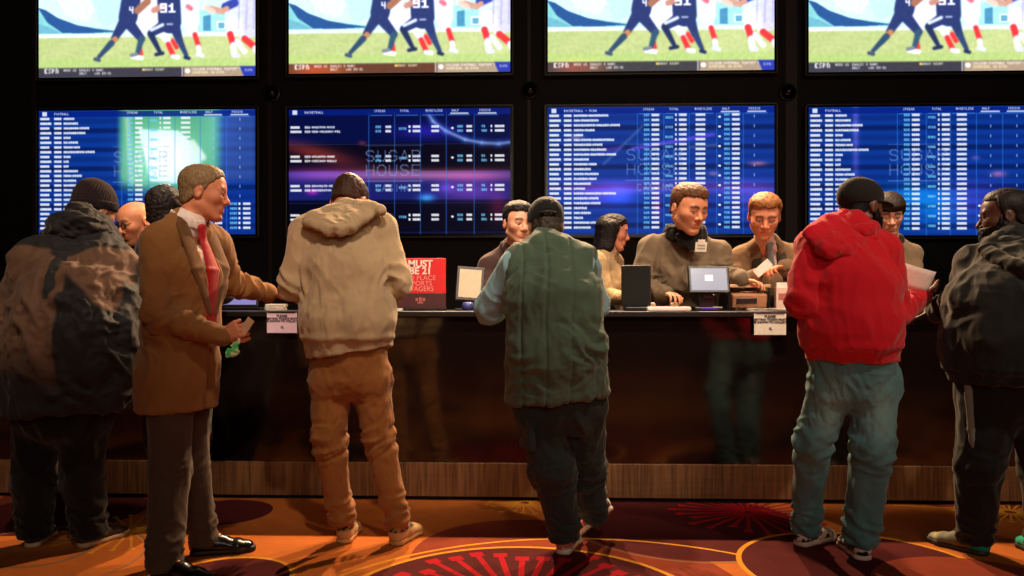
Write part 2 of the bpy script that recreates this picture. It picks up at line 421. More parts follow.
def shoe(root, name, heel, toe, mats, up=UP, w=1.0, colour=None, hi=.075, laces=True, sole_h=.026):
    """heel and toe: points on the ground line under the shoe; mats = (upper, sole, lace)"""
    heel = np.asarray(heel, float); toe = np.asarray(toe, float); d = unit(toe - heel); L = np.linalg.norm(toe - heel)
    lat = unit(np.cross(d, up)); u = unit(np.cross(lat, d)); at_ = lambda f, s, z: heel + d * (f * L) + lat * (s * w) + u * z
    S = Shape()
    S.limb(at_(.13, 0, .045), at_(.42, 0, .042), (.034 * w, .040), (.040 * w, .036), e1=lat, k=0)
    S.limb(at_(.42, 0, .042), at_(.72, 0, .030), (.040 * w, .036), (.046 * w, .030), e1=lat, k=.015)
    S.limb(at_(.72, 0, .030), at_(.88, 0, .026), (.046 * w, .030), (.034 * w, .022), e1=lat, k=.012)
    S.limb(at_(.16, 0, .05), at_(.14, 0, hi), (.032 * w, .040), (.034 * w, .042), e1=lat, k=.02)
    S.limb(at_(.24, 0, .07), at_(.52, 0, .056), (.032 * w, .032), (.030 * w, .024), e1=lat, k=.02)
    S.plane(at_(0, 0, sole_h - .004), -u)
    S.plane(at_(.14, 0, hi), unit(u - d * .12))
    up_ = solid(name, S, .0045, mats[0], root, colour=colour)
    T = Shape()
    T.limb(at_(.12, 0, .013), at_(.42, 0, .013), (.037 * w, .03), (.039 * w, .03), e1=lat, k=0)
    T.limb(at_(.42, 0, .013), at_(.74, 0, .013), (.039 * w, .03), (.050 * w, .03), e1=lat, k=.01)
    T.limb(at_(.74, 0, .013), at_(.89, 0, .013), (.050 * w, .03), (.036 * w, .03), e1=lat, k=.01)
    T.plane(at_(0, 0, .001), -u, k=.003); T.plane(at_(0, 0, sole_h), u, k=.003)
    solid('sole', T, .005, mats[1], up_, origin=np.array(root['_org']))
    if laces:
        K = Shape()
        for i in range(4):
            f = .40 + .075 * i; z = .080 - .009 * i
            K.limb(at_(f, -.018, z - .004), at_(f + .02, .018, z - .004), .0032, .0032, k=0); K.limb(at_(f, .018, z - .004), at_(f + .02, -.018, z - .004), .0032, .0032, k=0)
            K.limb(at_(f, -.018, z - .004), at_(f, .0, z + .003), .0032, .0032, k=0); K.limb(at_(f, .018, z - .004), at_(f, .0, z + .003), .0032, .0032, k=0)
        solid('laces', K, .0035, mats[2], up_, origin=np.array(root['_org']))
    return up_

def mixc(a, b, m): return a * (1 - m[:, None]) + np.asarray(b)[None, :] * m[:, None]
def sstep(x, a, b):
    t = np.clip((x - a) / (b - a), 0, 1); return t * t * (3 - 2 * t)
MEN_LINE = ((.10, .088), (.052, .083), (.034, .074), (.024, .040), (.016, .004), (.010, -.014), (-.002, -.014), (-.014, .010), (-.030, .0), (-.055, -.035), (-.12, -.058))
class Person:
    def __init__(s, label, J, B, head, skin, org, group=None, brow=None, stubble=0.0, full=1.0, jaw=1.0, hands=(), lid=0.0, blush=.25):
        s.root = thing('person', label, 'person', org, group); s.J, s.B, s.h = J, B, head; s.full, s.jaw = full, jaw
        h = head; s.skinc = np.array(skin[:3])
        S = Shape()
        lat = unit(J['sr'] - J['sl'])
        torso(S, J, B, g=-.012)
        arms(S, J, B, g=-.012); legs(S, J, B, g=-.012)
        for x in 'lr':                                              # feet inside the shoes
            a, t = J['a' + x], J['t' + x]; m = V(a[0], a[1], a[2] - .035); S.limb(a, m * .4 + t * .6, .028, (.024, .016), k=.02)
        nb = J['neck']; S.limb(nb - UP * .03, h.p(0, -.022, -.045), .060 * B.get('neckf', 1), .054 * B.get('neckf', 1), k=.03)
        s.skull_n = len(S.ops)
        skull(S, h, full); face(S, h, full, jaw)
        for w, d, n, side, kw in hands: hand(S, w, d, n, side, **kw)
        s.body = S; sk = s.skinc; bc = np.array(brow[:3]) if brow is not None else sk * .3
        def colour(v):
            q = h.q(v); x, y, z = q[:, 0] / full ** .8, q[:, 1], q[:, 2]; n = noise(v * 40)
            c = np.repeat(sk[None], len(v), 0) * (1 + .06 * n)[:, None]
            near = (np.abs(q).max(1) < .16)
            ck = np.exp(-((np.abs(x) - .038) ** 2 + (z + .02) ** 2) / .0005) * (y > .03) * near
            c = mixc(c, sk * V(1.0, .70, .62), ck * blush); c = mixc(c, sk * V(1.0, .66, .58), np.exp(-(x ** 2 / .0002 + (z + .018) ** 2 / .0004)) * (y > .085) * near * blush)
            lip = np.exp(-((x / .025) ** 4 + ((z + .0565) / .0095) ** 4)) * (y > .07) * near
            c = mixc(c, sk * V(.85, .48, .45), lip * .75)
            ln = np.exp(-((z + .0562) / .0022) ** 2) * (np.abs(x) < .023) * (y > .07) * near; c = mixc(c, sk * .35, ln * .6)
            bz = .033 + .006 * (1 - ((np.abs(x) - .03) / .02) ** 2)
            br = 1.3 * np.exp(-((z - bz) / .0060) ** 2) * sstep(np.abs(x), .008, .014) * (1 - sstep(np.abs(x), .046, .054)) * (y > .05) * near
            c = mixc(c, bc, np.clip(br * 1.1, 0, .9))
            ey = np.exp(-((z - .0125) / .0022) ** 2 - ((np.abs(x) - .032) / .015) ** 4) * (y > .07) * near; c = mixc(c, sk * .18, ey * .8)
            if stubble > 0:
                st = (1 - sstep(z, -.045, -.02)) * sstep(z, -.16, -.11) * (y > -.01) * near * (1 - lip); c = mixc(c, bc, st * stubble * (.7 + .3 * n))
            return np.clip(c, 0, 1)
        s.mesh = solid('body', S, .0045, skin_mat(), s.root, colour=colour)
    def eyes(s, look=(0, 1, -.4)):
        """eyeballs set in the lids"""
        h = s.h; k = h.s; lk = unit(V(*look)); d = lk[0] * h.R + lk[1] * h.F + lk[2] * h.U
        for g in (-1, 1):
            c = h.p(g * .032 * s.full ** .8, .0775, .0075); S = Shape(); S.ball(c, .0130 * k, k=0)
            def colour(v, c=c):
                a = ((v - c) @ d) / (.0130 * k); cc = np.repeat(V(.42, .38, .34)[None], len(v), 0)
                cc = mixc(cc, V(.10, .06, .03), sstep(a, .84, .88)); return mixc(cc, V(.005, .005, .005), sstep(a, .955, .97))
            solid('eye', S, .0022, plainattr(), s.root, colour=colour)
    def part(s, name, S, mat, h=.006, colour=None, disp=None, bounds=None, parent=None, smooth_it=0):
        o = solid(name, S, h, mat, s.root if parent is None else parent, colour=colour, disp=disp, bounds=bounds, origin=np.array(s.root['_org']), smooth_it=smooth_it); return o
    def hair(s, name, mat, t=.010, line=None, top=0.0, rough=.003, freq=60., h=.0045, lowest=None, extra=None, side=None, tside=.45):
        """hair as a cap over the skull above a hairline given as (y, z) points"""
        hd = s.h; k = hd.s; K = Shape(); skull(K, hd, s.full)
        K.ball(hd.p(0, -.03, -.03), np.array((.066 * s.full, .062, .06)) * k, hd.A, k=.02)
        if extra: extra(K, hd)
        if line is None: line = MEN_LINE
        ys = np.array([a for a, b in line][::-1]); zs = np.array([b for a, b in line][::-1])
        class F:
            def __call__(self, P, m=.05):
                q = hd.q(P); zl = np.interp(q[:, 1], ys, zs)
                if side is not None: zl = zl + side(q)
                zl = zl + .006 * noise(q * 45) + .005 * noise(q * 110)
                d = K(P, m + t + top + .012) - (t * (.28 + .72 * sstep(q[:, 2] - zl, .0, .040)) * (tside + (1 - tside) * sstep(q[:, 2], .015, .085)) + top * sstep(q[:, 2], .04, .12)) * k
                r = (zl - q[:, 2]) * .6 * k
                kk = .006; hh = np.clip(.5 - .5 * (r - d) / kk, 0, 1); return np.where(d > 5, d, r * (1 - hh) + d * hh + kk * hh * (1 - hh))
        lo, hi = K.bounds()
        def disp(v):
            q = hd.q(v); return rough * (.5 + noise(np.stack([q[:, 0] * freq, q[:, 1] * freq * .5, q[:, 2] * freq * .5], -1)) + .6 * noise(q * freq * 1.9 + 7))
        return s.part(name, F(), mat, h, disp=disp, bounds=(lo - .03, hi + .03))
    def beard(s, mat, t=.012, top=-.038, name='beard', side=-.02, back=-.01, rough=.003, long=0.0, mouth=True):
        hd = s.h; k = hd.s; K = Shape()
        K.ball(hd.p(0, .020, -.030), np.array((.061 * s.full, .062, .074)) * k, hd.A, k=.0)
        for g in (-1, 1): K.limb(hd.p(g * .056 * s.full, -.004, -.045), hd.p(g * .022, .066, -.092), .020 * k, .018 * k, k=.02)
        K.ball(hd.p(0, .070, -.092 - long), np.array((.026, .022, .020 + long)) * k, hd.A, k=.02)
        K.ball(hd.p(0, .078, -.050), np.array((.026, .016, .020)) * k, hd.A, k=.02)
        class F:
            def __call__(self, P, m=.05):
                q = hd.q(P); x, y, z = q[:, 0], q[:, 1], q[:, 2]
                d = K(P, m + t + .012) - t * k; zl = np.where(y > .045, top, top + (side + .06) * sstep(.045 - y, 0, .04))
                r = np.maximum((z - zl), (back - y)) * .7 * k; d2 = np.maximum(d, r)
                if mouth: d2 = np.maximum(d2, -(np.sqrt((x / .022) ** 2 + ((z + .056) / .009) ** 2 + ((y - .098) / .03) ** 2) - 1) * .008 * k)
                return np.where(d > 5, d, d2)
        lo, hi = K.bounds()
        return s.part(name, F(), mat, .0045, disp=lambda v: rough * noise(v * 90), bounds=(lo - .03, hi + .03))
def plainattr():
    if 'pattr' in _mats: return _mats['pattr']
    m, nt, b = mat_new('painted_surface'); a = N(nt, 'ShaderNodeVertexColor', layer_name='Col'); nt.links.new(a.outputs['Color'], b.inputs['Base Color'])
    b.inputs['Roughness'].default_value = 0.25; _mats['pattr'] = m; return m
# ---------------------------------------------------------------- room
YW = 6.80                                   # back wall
YC = 4.66                                   # front of the counter
def setting():
    H = 4.6; X = 7.0; Y0 = -6.0
    carpet = carpet_mat()
    Hard().box((0, (Y0 + YW) / 2, -.05), (X, (YW - Y0) / 2, .05)).make('floor', carpet)['kind'] = 'structure'
    black, nt, b = mat_new('black_wall_paint'); b.inputs['Base Color'].default_value = rgb(27, 24, 23); b.inputs['Roughness'].default_value = .6; b.inputs['Specular IOR Level'].default_value = .25
    tc = N(nt, 'ShaderNodeTexCoord'); n = N(nt, 'ShaderNodeTexNoise', i_Scale=60., i_Detail=4.); nt.links.new(tc.outputs['Object'], n.inputs['Vector'])
    bp = N(nt, 'ShaderNodeBump', i_Strength=.1, i_Distance=.002); nt.links.new(n.outputs['Fac'], bp.inputs['Height']); nt.links.new(bp.outputs[0], b.inputs['Normal'])
    brown = plain('dark_brown_wall', rgb(58, 42, 34), .7)
    Hard().box((0, YW + .1, H / 2), (X, .1, H / 2)).make('wall_back', black)['kind'] = 'structure'
    Hard().box((-X - .1, (Y0 + YW) / 2, H / 2), (.1, (YW - Y0) / 2 + .2, H / 2)).make('wall_left', brown)['kind'] = 'structure'
    Hard().box((X + .1, (Y0 + YW) / 2, H / 2), (.1, (YW - Y0) / 2 + .2, H / 2)).make('wall_right', brown)['kind'] = 'structure'
    Hard().box((0, Y0 - .1, H / 2), (X, .1, H / 2)).make('wall_rear', brown)['kind'] = 'structure'
    Hard().box((0, (Y0 + YW) / 2, H + .05), (X + .2, (YW - Y0) / 2 + .2, .05)).make('ceiling', plain('dark_ceiling', rgb(46, 38, 33), .9))['kind'] = 'structure'
    # upright seams of the wall cladding between the screens
    k = 1
    for px in (34, 270, 529, 791):
        c = at(px, 200, YW); s = Hard().box((c[0], YW - .006, 2.3), (.016 if px != 791 else .05, .006, 2.28), .002).make('trim_%d' % k, plain('dark_trim', rgb(44, 34, 29), .5)); s['kind'] = 'structure'; k += 1
    # raised floor the clerks stand on
    Hard().box((0, (YC + .58 + YW - .02) / 2, .07), (X - .02, (YW - .02 - YC - .58) / 2, .07)).make('floor_platform', plain('platform_vinyl', rgb(40, 34, 32), .7))['kind'] = 'structure'

def carpet_mat():
    m, nt, b = mat_new('patterned_carpet'); L = nt.links.new
    geo = N(nt, 'ShaderNodeNewGeometry'); fl = N(nt, 'ShaderNodeVectorMath', operation='MULTIPLY'); fl.inputs[1].default_value = (1, 1, 0); L(geo.outputs['Position'], fl.inputs[0]); P = fl.outputs[0]
    def M(op, a, b2=None, c=None):
        n = N(nt, 'ShaderNodeMath', operation=op)
        for i, x in enumerate((a, b2, c)):
            if x is None: continue
            if isinstance(x, (int, float)): n.inputs[i].default_value = x
            else: L(x, n.inputs[i])
        return n.outputs[0]
    def mix(base, col, fac):
        n = N(nt, 'ShaderNodeMix', data_type='RGBA'); L(fac, n.inputs[0])
        if isinstance(base, tuple): n.inputs[6].default_value = base
        else: L(base, n.inputs[6])
        n.inputs[7].default_value = col; return n.outputs[2]
    def dist(c):
        n = N(nt, 'ShaderNodeVectorMath', operation='DISTANCE'); L(P, n.inputs[0]); n.inputs[1].default_value = (c[0], c[1], 0); return n.outputs['Value']
    orange, rust, maroon, gold, red, grey = rgb(176, 96, 40), rgb(128, 54, 34), rgb(78, 26, 26), rgb(200, 136, 40), rgb(164, 18, 32), rgb(128, 94, 70)
    # repeat of the pattern over the rest of the floor
    vo = N(nt, 'ShaderNodeTexVoronoi', i_Scale=.62, i_Randomness=.75); L(P, vo.inputs['Vector']); vd = vo.outputs['Distance']
    n1 = N(nt, 'ShaderNodeTexNoise', i_Scale=.45, i_Detail=0.); L(P, n1.inputs['Vector'])
    c = mix(orange, rust, M('GREATER_THAN', n1.outputs['Fac'], .54))
    far = M('GREATER_THAN', 1.0, 0.0)
    sep = N(nt, 'ShaderNodeSeparateXYZ'); L(P, sep.inputs[0]); X, Y = sep.outputs[0], sep.outputs[1]
    rest = M('MAXIMUM', M('LESS_THAN', Y, 2.3), M('GREATER_THAN', M('ABSOLUTE', X), 2.9))
    c = mix(c, maroon, M('MULTIPLY', rest, M('LESS_THAN', vd, .36)))
    c = mix(c, gold, M('MULTIPLY', rest, M('LESS_THAN', M('ABSOLUTE', M('SUBTRACT', vd, .37)), .008)))
    def disc(c, ctr, R, fill, ring=None, w=.011, half=None):
        d = dist(ctr); f = M('LESS_THAN', d, R)
        if half is not None: f = M('MULTIPLY', f, half)
        if fill: c = mix(c, fill, f)
        if ring: c = mix(c, ring, M('LESS_THAN', M('ABSOLUTE', M('SUBTRACT', d, R)), w))
        return c
    def burst(c, ctr, r0, r1, n, w, col, dots=1.9, a0=0.0, a1=None):
        sb = N(nt, 'ShaderNodeVectorMath', operation='SUBTRACT'); L(P, sb.inputs[0]); sb.inputs[1].default_value = (ctr[0], ctr[1], 0)
        sp = N(nt, 'ShaderNodeSeparateXYZ'); L(sb.outputs[0], sp.inputs[0]); ang = M('ARCTAN2', sp.outputs[1], sp.outputs[0]); d = dist(ctr)
        id_ = M('FLOOR', M('DIVIDE', M('ADD', ang, math.pi + a0), 2 * math.pi / n))
        wn = N(nt, 'ShaderNodeTexWhiteNoise', noise_dimensions='1D'); L(id_, wn.inputs['W'])
        end = M('MULTIPLY_ADD', wn.outputs['Value'], (r1 - r0) * .30, r1 * .80)
        loc = M('ABSOLUTE', M('SUBTRACT', M('FRACT', M('DIVIDE', M('ADD', ang, math.pi + a0), 2 * math.pi / n)), .5))
        lin_ = M('MULTIPLY', M('MULTIPLY', loc, 2 * math.pi / n), d)
        dot = M('LESS_THAN', M('ABSOLUTE', M('SUBTRACT', d, M('SUBTRACT', end, w * 2))), w * 2.2)
        ww = M('MULTIPLY_ADD', dot, w * dots, w)
        k = M('MULTIPLY', M('LESS_THAN', lin_, ww), M('MULTIPLY', M('GREATER_THAN', d, r0), M('LESS_THAN', d, end)))
        if a1 is not None: k = M('MULTIPLY', k, a1)
        return mix(c, col, k)
    g = ground
    # around the people: the discs, arcs and starbursts the photo shows
    c = disc(c, g(690, 524), .60, maroon)
    c = disc(c, g(690, 524), .62, None, grey, .007)
    c = disc(c, g(548, 496), .22, maroon)
    c = disc(c, g(222, 512), .27, maroon)
    c = disc(c, g(420, 460), .50, rust)
    c = disc(c, g(60, 512), .45, maroon)
    c = burst(c, g(131, 530), .03, .36, 26, .006, gold, 1.2)
    c = burst(c, g(524, 503), .03, .24, 22, .006, gold, 2.0)
    c = burst(c, g(748, 512), .02, .42, 26, .010, red, 1.2)
    c = burst(c, g(1010, 512), .03, .30, 26, .006, gold)
    c = disc(c, g(900, 480), .70, None, gold, .009)
    c = disc(c, g(40, 553), .20, None, grey, .012)
    c = disc(c, g(20, 560), .52, None, grey, .006)
    c = disc(c, g(226, 578), .27, maroon, gold)
    cc = g(519, 606); c = disc(c, cc, .73, maroon, gold, .012)
    c = burst(c, cc, .05, .69, 38, .013, red, 1.4)
    c = disc(c, g(600, 650), 1.25, None, gold, .010)
    rr = g(862, 567); c = disc(c, rr, .52, maroon, gold, .012)
    c = disc(c, g(985, 590), .42, rust)
    # pile
    n = N(nt, 'ShaderNodeTexNoise', i_Scale=260., i_Detail=3.); L(geo.outputs['Position'], n.inputs['Vector'])
    n3 = N(nt, 'ShaderNodeTexNoise', i_Scale=9., i_Detail=3.); L(geo.outputs['Position'], n3.inputs['Vector'])
    s = M('MULTIPLY_ADD', n.outputs['Fac'], .9, .55); s = M('MULTIPLY', s, M('MULTIPLY_ADD', n3.outputs['Fac'], .5, .75))
    sc = N(nt, 'ShaderNodeVectorMath', operation='SCALE'); L(c, sc.inputs[0]); L(s, sc.inputs['Scale']); L(sc.outputs[0], b.inputs['Base Color'])
    b.inputs['Roughness'].default_value = .95; b.inputs['Specular IOR Level'].default_value = .1
    bp = N(nt, 'ShaderNodeBump', i_Strength=.5, i_Distance=.004); L(n.outputs['Fac'], bp.inputs['Height']); L(bp.outputs[0], b.inputs['Normal'])
    return m

# ---------------------------------------------------------------- screens, drawn as colour grids on flat panels
CW, CH = 464, 262
class Canvas:
    def __init__(s, c=(0, 0, 0)):
        s.a = np.zeros((CH, CW, 3)) + np.array(c, float); s.Y, s.X = np.mgrid[0:CH, 0:CW].astype(float) + .5
    def put(s, m, c): s.a = s.a * (1 - m[..., None]) + np.array(c, float) * m[..., None]
    def add(s, m, c): s.a = s.a + np.array(c, float) * m[..., None]
    def cap(s, x0, y0, x1, y1, r, c, r2=None, soft=1.2, al=1.0):
        r2 = r if r2 is None else r2; dx, dy = x1 - x0, y1 - y0; t = np.clip(((s.X - x0) * dx + (s.Y - y0) * dy) / max(dx * dx + dy * dy, 1e-6), 0, 1)
        d = np.hypot(s.X - x0 - t * dx, s.Y - y0 - t * dy) - (r + (r2 - r) * t); s.put(np.clip(.5 - d / soft, 0, 1) * al, c)
    def rect(s, x0, y0, x1, y1, c, al=1.0, soft=1.0):
        m = np.clip(.5 + (s.X - x0) / soft, 0, 1) * np.clip(.5 + (x1 - s.X) / soft, 0, 1) * np.clip(.5 + (s.Y - y0) / soft, 0, 1) * np.clip(.5 + (y1 - s.Y) / soft, 0, 1); s.put(m * al, c)
    def glow(s, x, y, rx, ry, c, al=1.0, rot=0.0):
        X, Y = s.X - x, s.Y - y; c_, s_ = math.cos(rot), math.sin(rot); X, Y = X * c_ + Y * s_, -X * s_ + Y * c_
        s.add(np.exp(-(X / rx) ** 2 - (Y / ry) ** 2) * al, c)
    def poly(s, pts, c, al=1.0):
        m = np.zeros((CH, CW), bool); n = len(pts)
        for i in range(n):
            (x0, y0), (x1, y1) = pts[i], pts[(i + 1) % n]
            if y0 == y1: continue
            m ^= ((y0 > s.Y) != (y1 > s.Y)) & (s.X < (x1 - x0) * (s.Y - y0) / (y1 - y0) + x0)
        s.put(m * al, c)
    def text(s, x, y, t, c, al=1.0, sx=1, sy=1, adv=4):
        G = GLYPH
        for ch in t.upper():
            g = G.get(ch)
            if g:
                for r, row in enumerate(g):
                    for k in range(3):
                        if row >> (2 - k) & 1:
                            x0, y0 = int(x + k * sx), int(y + r * sy)
                            if 0 <= x0 < CW - sx and 0 <= y0 < CH - sy: s.a[y0:y0 + sy, x0:x0 + sx] = s.a[y0:y0 + sy, x0:x0 + sx] * (1 - al) + np.array(c, float) * al
            x += adv * sx
        return x
    def blur(s, n=1):
        for _ in range(n):
            p = np.pad(s.a, ((1, 1), (1, 1), (0, 0)), 'edge'); s.a = (p[1:-1, 1:-1] * 2 + p[:-2, 1:-1] + p[2:, 1:-1] + p[1:-1, :-2] + p[1:-1, 2:]) / 6
        return s
_g = {'A': '25755', 'B': '65656', 'C': '34443', 'D': '65556', 'E': '74647', 'F': '74644', 'G': '34553', 'H': '55755', 'I': '72227', 'J': '11152', 'K': '55655', 'L': '44447', 'M': '57755', 'N': '65555',
      'O': '25552', 'P': '65644', 'Q': '25563', 'R': '65655', 'S': '34216', 'T': '72222', 'U': '55557', 'V': '55552', 'W': '55775', 'X': '55255', 'Y': '55222', 'Z': '71247', '0': '75557', '1': '26227',
      '2': '71747', '3': '71317', '4': '55711', '5': '74717', '6': '74757', '7': '71222', '8': '75757', '9': '75717', '-': '00700', '+': '02720', '.': '00002', ':': '02020', '/': '11244', '&': '25252', 'v': '55552'}
GLYPH = {k: [int(ch) for ch in v] for k, v in _g.items()}
STROKE = {  # thin capital letters on a 1 x 1.4 field
    'S': [(.9, .2), (.7, 0), (.3, 0), (.1, .2), (.1, .45), (.3, .65), (.7, .75), (.9, .95), (.9, 1.2), (.7, 1.4), (.3, 1.4), (.1, 1.2)],
    'U': [(.1, 0), (.1, 1.1), (.3, 1.4), (.7, 1.4), (.9, 1.1), (.9, 0)], 'G': [(.9, .25), (.7, 0), (.3, 0), (.1, .3), (.1, 1.1), (.3, 1.4), (.7, 1.4), (.9, 1.15), (.9, .75), (.55, .75)],
    'A': [(.05, 1.4), (.5, 0), (.95, 1.4), None, (.22, .9), (.78, .9)], 'R': [(.1, 1.4), (.1, 0), (.7, 0), (.9, .2), (.9, .5), (.7, .72), (.1, .72), None, (.5, .72), (.9, 1.4)],
    'H': [(.1, 0), (.1, 1.4), None, (.9, 0), (.9, 1.4), None, (.1, .7), (.9, .7)], 'O': [(.3, 0), (.7, 0), (.95, .35), (.95, 1.05), (.7, 1.4), (.3, 1.4), (.05, 1.05), (.05, .35), (.3, 0)],
    'E': [(.9, 0), (.1, 0), (.1, 1.4), (.9, 1.4), None, (.1, .7), (.8, .7)], 'C': [(.9, .25), (.7, 0), (.3, 0), (.1, .3), (.1, 1.1), (.3, 1.4), (.7, 1.4), (.9, 1.15)],
    'I': [(.5, 0), (.5, 1.4)], 'N': [(.1, 1.4), (.1, 0), (.9, 1.4), (.9, 0)]}
def strokes(cv, word, x, y, w, h, gap, r, c, al):
    for ch in word:
        pr = None
        for p in STROKE[ch]:
            if p is not None and pr is not None: cv.cap(x + pr[0] * w, y + pr[1] / 1.4 * h, x + p[0] * w, y + p[1] / 1.4 * h, r, c, al=al)
            pr = p
        x += w + gap
def casino_mark(cv, al=.4, casino=True, c=(.55, .65, .85)):
    # position measured on the screens: 35 % to 65 % of the width
    x0 = 160; strokes(cv, 'SUGAR', x0 + 2, 88, 19, 21, 5, 1.2, c, al); strokes(cv, 'HOUSE', x0 + 2, 118, 19, 21, 5, 1.2, c, al)
    cv.rect(x0, 76, x0 + 122, 78, c, al * .6); cv.rect(x0, 150, x0 + 122, 152, c, al)
    if casino: strokes(cv, 'CASINO', x0 + 24, 159, 9, 13, 4, 1.0, c, al)
def football(kind):
    cv = Canvas((.78, .95, .96)); k = CW / 865.0; oy = CH - 275 * k
    def X(x): return (x - 103) * k
    def Yy(y): return y * k + oy
    def cap(x0, y0, x1, y1, r, c, r2=None, al=1.): cv.cap(X(x0), Yy(y0), X(x1), Yy(y1), r * k, c, None if r2 is None else r2 * k, 3.0, al)
    def poly(p, c, al=1.): cv.poly([(X(a), Yy(b)) for a, b in p], c, al)
    navy, navy2, white, red = (.06, .12, .36), (.03, .08, .26), (.95, .95, 1.), (.9, .12, .14)
    poly([(90, -250), (980, -250), (980, -60), (90, -120)], (.10, .16, .34)); poly([(90, -110), (980, -70), (980, -20), (90, -60)], (.55, .75, .85))
    for i in range(60):
        rr = random.Random(i); x = rr.uniform(100, 970); y = rr.uniform(-215, -110); cap(x, y, x, y + 14, 9, (rr.uniform(.2, .9), rr.uniform(.2, .7), rr.uniform(.2, .7)))
    poly([(100, 10), (150, 30), (260, 70), (410, 92), (410, 112), (100, 112)], (.45, .78, .80)); poly([(100, 0), (130, 8), (180, 40), (260, 70), (330, 84), (420, 96), (300, 102), (200, 100), (140, 60)], (.05, .24, .52)); poly([(100, 60), (150, 80), (200, 101), (100, 101)], (.35, .66, .75))
    poly([(160, -60), (360, -40), (300, 60), (210, 30)], (.90, 1., 1.), .6); poly([(300, -60), (520, -60), (420, 60), (360, 80)], (.70, .90, .92), .8)
    poly([(740, 20), (860, 10), (860, 102), (740, 102)], (.60, .86, .88)); poly([(762, 40), (790, 36), (792, 98), (762, 98)], (.20, .52, .70)); poly([(815, 60), (850, 60), (850, 92), (815, 92)], (.95, .97, .95)); poly([(820, 66), (845, 66), (845, 88), (820, 88)], (.3, .6, .75))
    cv.rect(-5, Yy(103), CW + 5, Yy(119), (.86, .92, .88)); cv.rect(-5, Yy(119), CW + 5, Yy(240), (.70, .76, .46))
    gx = np.sin(cv.X * .06 + cv.Y * .1) * .5 + .5; m = (cv.Y > Yy(119)); cv.put(m * np.clip((cv.X / CW) * .5, 0, 1), (.80, .84, .56)); cv.put(m * gx * .12, (.5, .66, .3)); cv.rect(-5, Yy(205), CW, Yy(236), (.62, .78, .36), .5)
    # white team, right
    cap(885, -120, 885, 70, 38, (.82, .86, .98)); cap(875, 60, 872, 112, 20, white); cap(868, 112, 880, 150, 13, red); cap(880, 155, 885, 190, 12, white); cap(880, 192, 900, 196, 9, (.85, .85, .9)); cap(905, 70, 925, 120, 20, white)
    cap(895, 140, 925, 180, 10, white); cap(950, -120, 950, 90, 34, (.80, .80, .95)); cap(925, 130, 968, 165, 13, red); cap(968, 168, 985, 200, 12, white)
    cap(850, 5, 885, -10, 17, (.10, .18, .60)); cap(790, 10, 835, 22, 12, (.80, .58, .50)); cap(770, 5, 800, 22, 10, (.92, .78, .72)); cap(840, 20, 855, 12, 10, (.80, .55, .45))
    for x in (905, 935, 965): cap(x, -60, x - 4, 90, 2.2, (.55, .52, .80), al=.8)
    cap(705, -150, 712, 60, 34, (.95, .90, .94)); cap(700, 60, 722, 108, 20, white, 14); cap(728, 112, 741, 152, 10, red); cap(742, 160, 746, 182, 9, white); cap(738, 190, 758, 194, 8, (.85, .88, .95)); cap(700, 2, 712, 10, 9, (.9, .25, .35), al=.8)
    # tangled pair
    cap(560, -60, 540, 50, 46, (.94, .93, .98)); cap(520, 40, 505, 100, 20, white); cap(508, 165, 512, 185, 10, red); cap(480, 195, 515, 200, 9, white)
    cap(590, 100, 625, 140, 14, white); cap(622, 148, 640, 188, 10, red); cap(640, 135, 655, 160, 9, red); cap(640, 195, 662, 200, 8, white)
    cap(490, -120, 462, 40, 38, navy); cap(450, 55, 408, 122, 24, navy, 14); cap(410, 126, 400, 138, 11, (.75, .45, .25)); cap(395, 142, 345, 195, 13, (.08, .20, .34), 8); cap(330, 203, 346, 208, 7, (.18, .24, .36))
    cap(470, 70, 515, 125, 22, navy, 15); cap(515, 128, 500, 180, 13, (.10, .24, .36), 9); cap(495, 186, 475, 190, 7, (.4, .45, .5)); cap(540, -20, 500, 15, 14, (.60, .36, .26)); cap(470, -15, 452, -40, 12, navy)
    cap(618, -150, 628, 60, 46, navy); cap(600, 78, 555, 104, 22, navy, 15); cap(552, 108, 588, 176, 13, navy2, 8); cap(574, 188, 600, 183, 7, navy2); cap(648, 80, 666, 132, 22, navy, 14); cap(668, 136, 694, 192, 13, (.08, .16, .36), 8); cap(690, 200, 704, 204, 7, navy2)
    cap(565, 15, 600, 0, 12, (.75, .50, .42)); cap(555, 92, 600, 72, 6, (.85, .90, 1.)); cap(540, 55, 528, 100, 6, (.9, .93, 1.))
    cv.text(X(590), Yy(-12), '91', white, 1, 5, 4, 3.6); cv.text(X(468), Yy(0), '4', white, 1, 3, 3); cap(618, 70, 638, 70, 2.5, (.8, .85, .95))
    # caption bar
    bar = {'dark': (.13, .12, .17), 'brown': (.30, .13, .06), 'grey': (.15, .14, .16)}[kind]; cv.rect(-5, Yy(236), CW + 5, CH + 5, bar)
    if kind != 'dark': cv.glow(X(200), Yy(260), 40, 14, (.7, .15, 0), .5); cv.glow(X(300), Yy(262), 30, 12, (.5, .2, 0), .3)
    cv.rect(-5, Yy(236), CW + 5, Yy(239), (.35, .33, .3))
    w = (1, 1, 1); y = Yy(243)
    cv.text(X(128), y - 1, 'ESPN', w, 1, 2, 1.0 and 2, 4); cv.text(X(205), y, 'WEEK 15', w, .9); cv.text(X(268), y, 'EAGLES V RAMS', w, .95); cv.text(X(268), y + 7, '2017', w, .9); cv.text(X(330), y + 7, 'LAR 23-31', w, .9)
    cv.text(X(520), y, 'SUNDAY NIGHT', (1, 1, .8), .9); cv.cap(X(522), y + 2, X(524), y + 2, 2, (1, .8, .2))
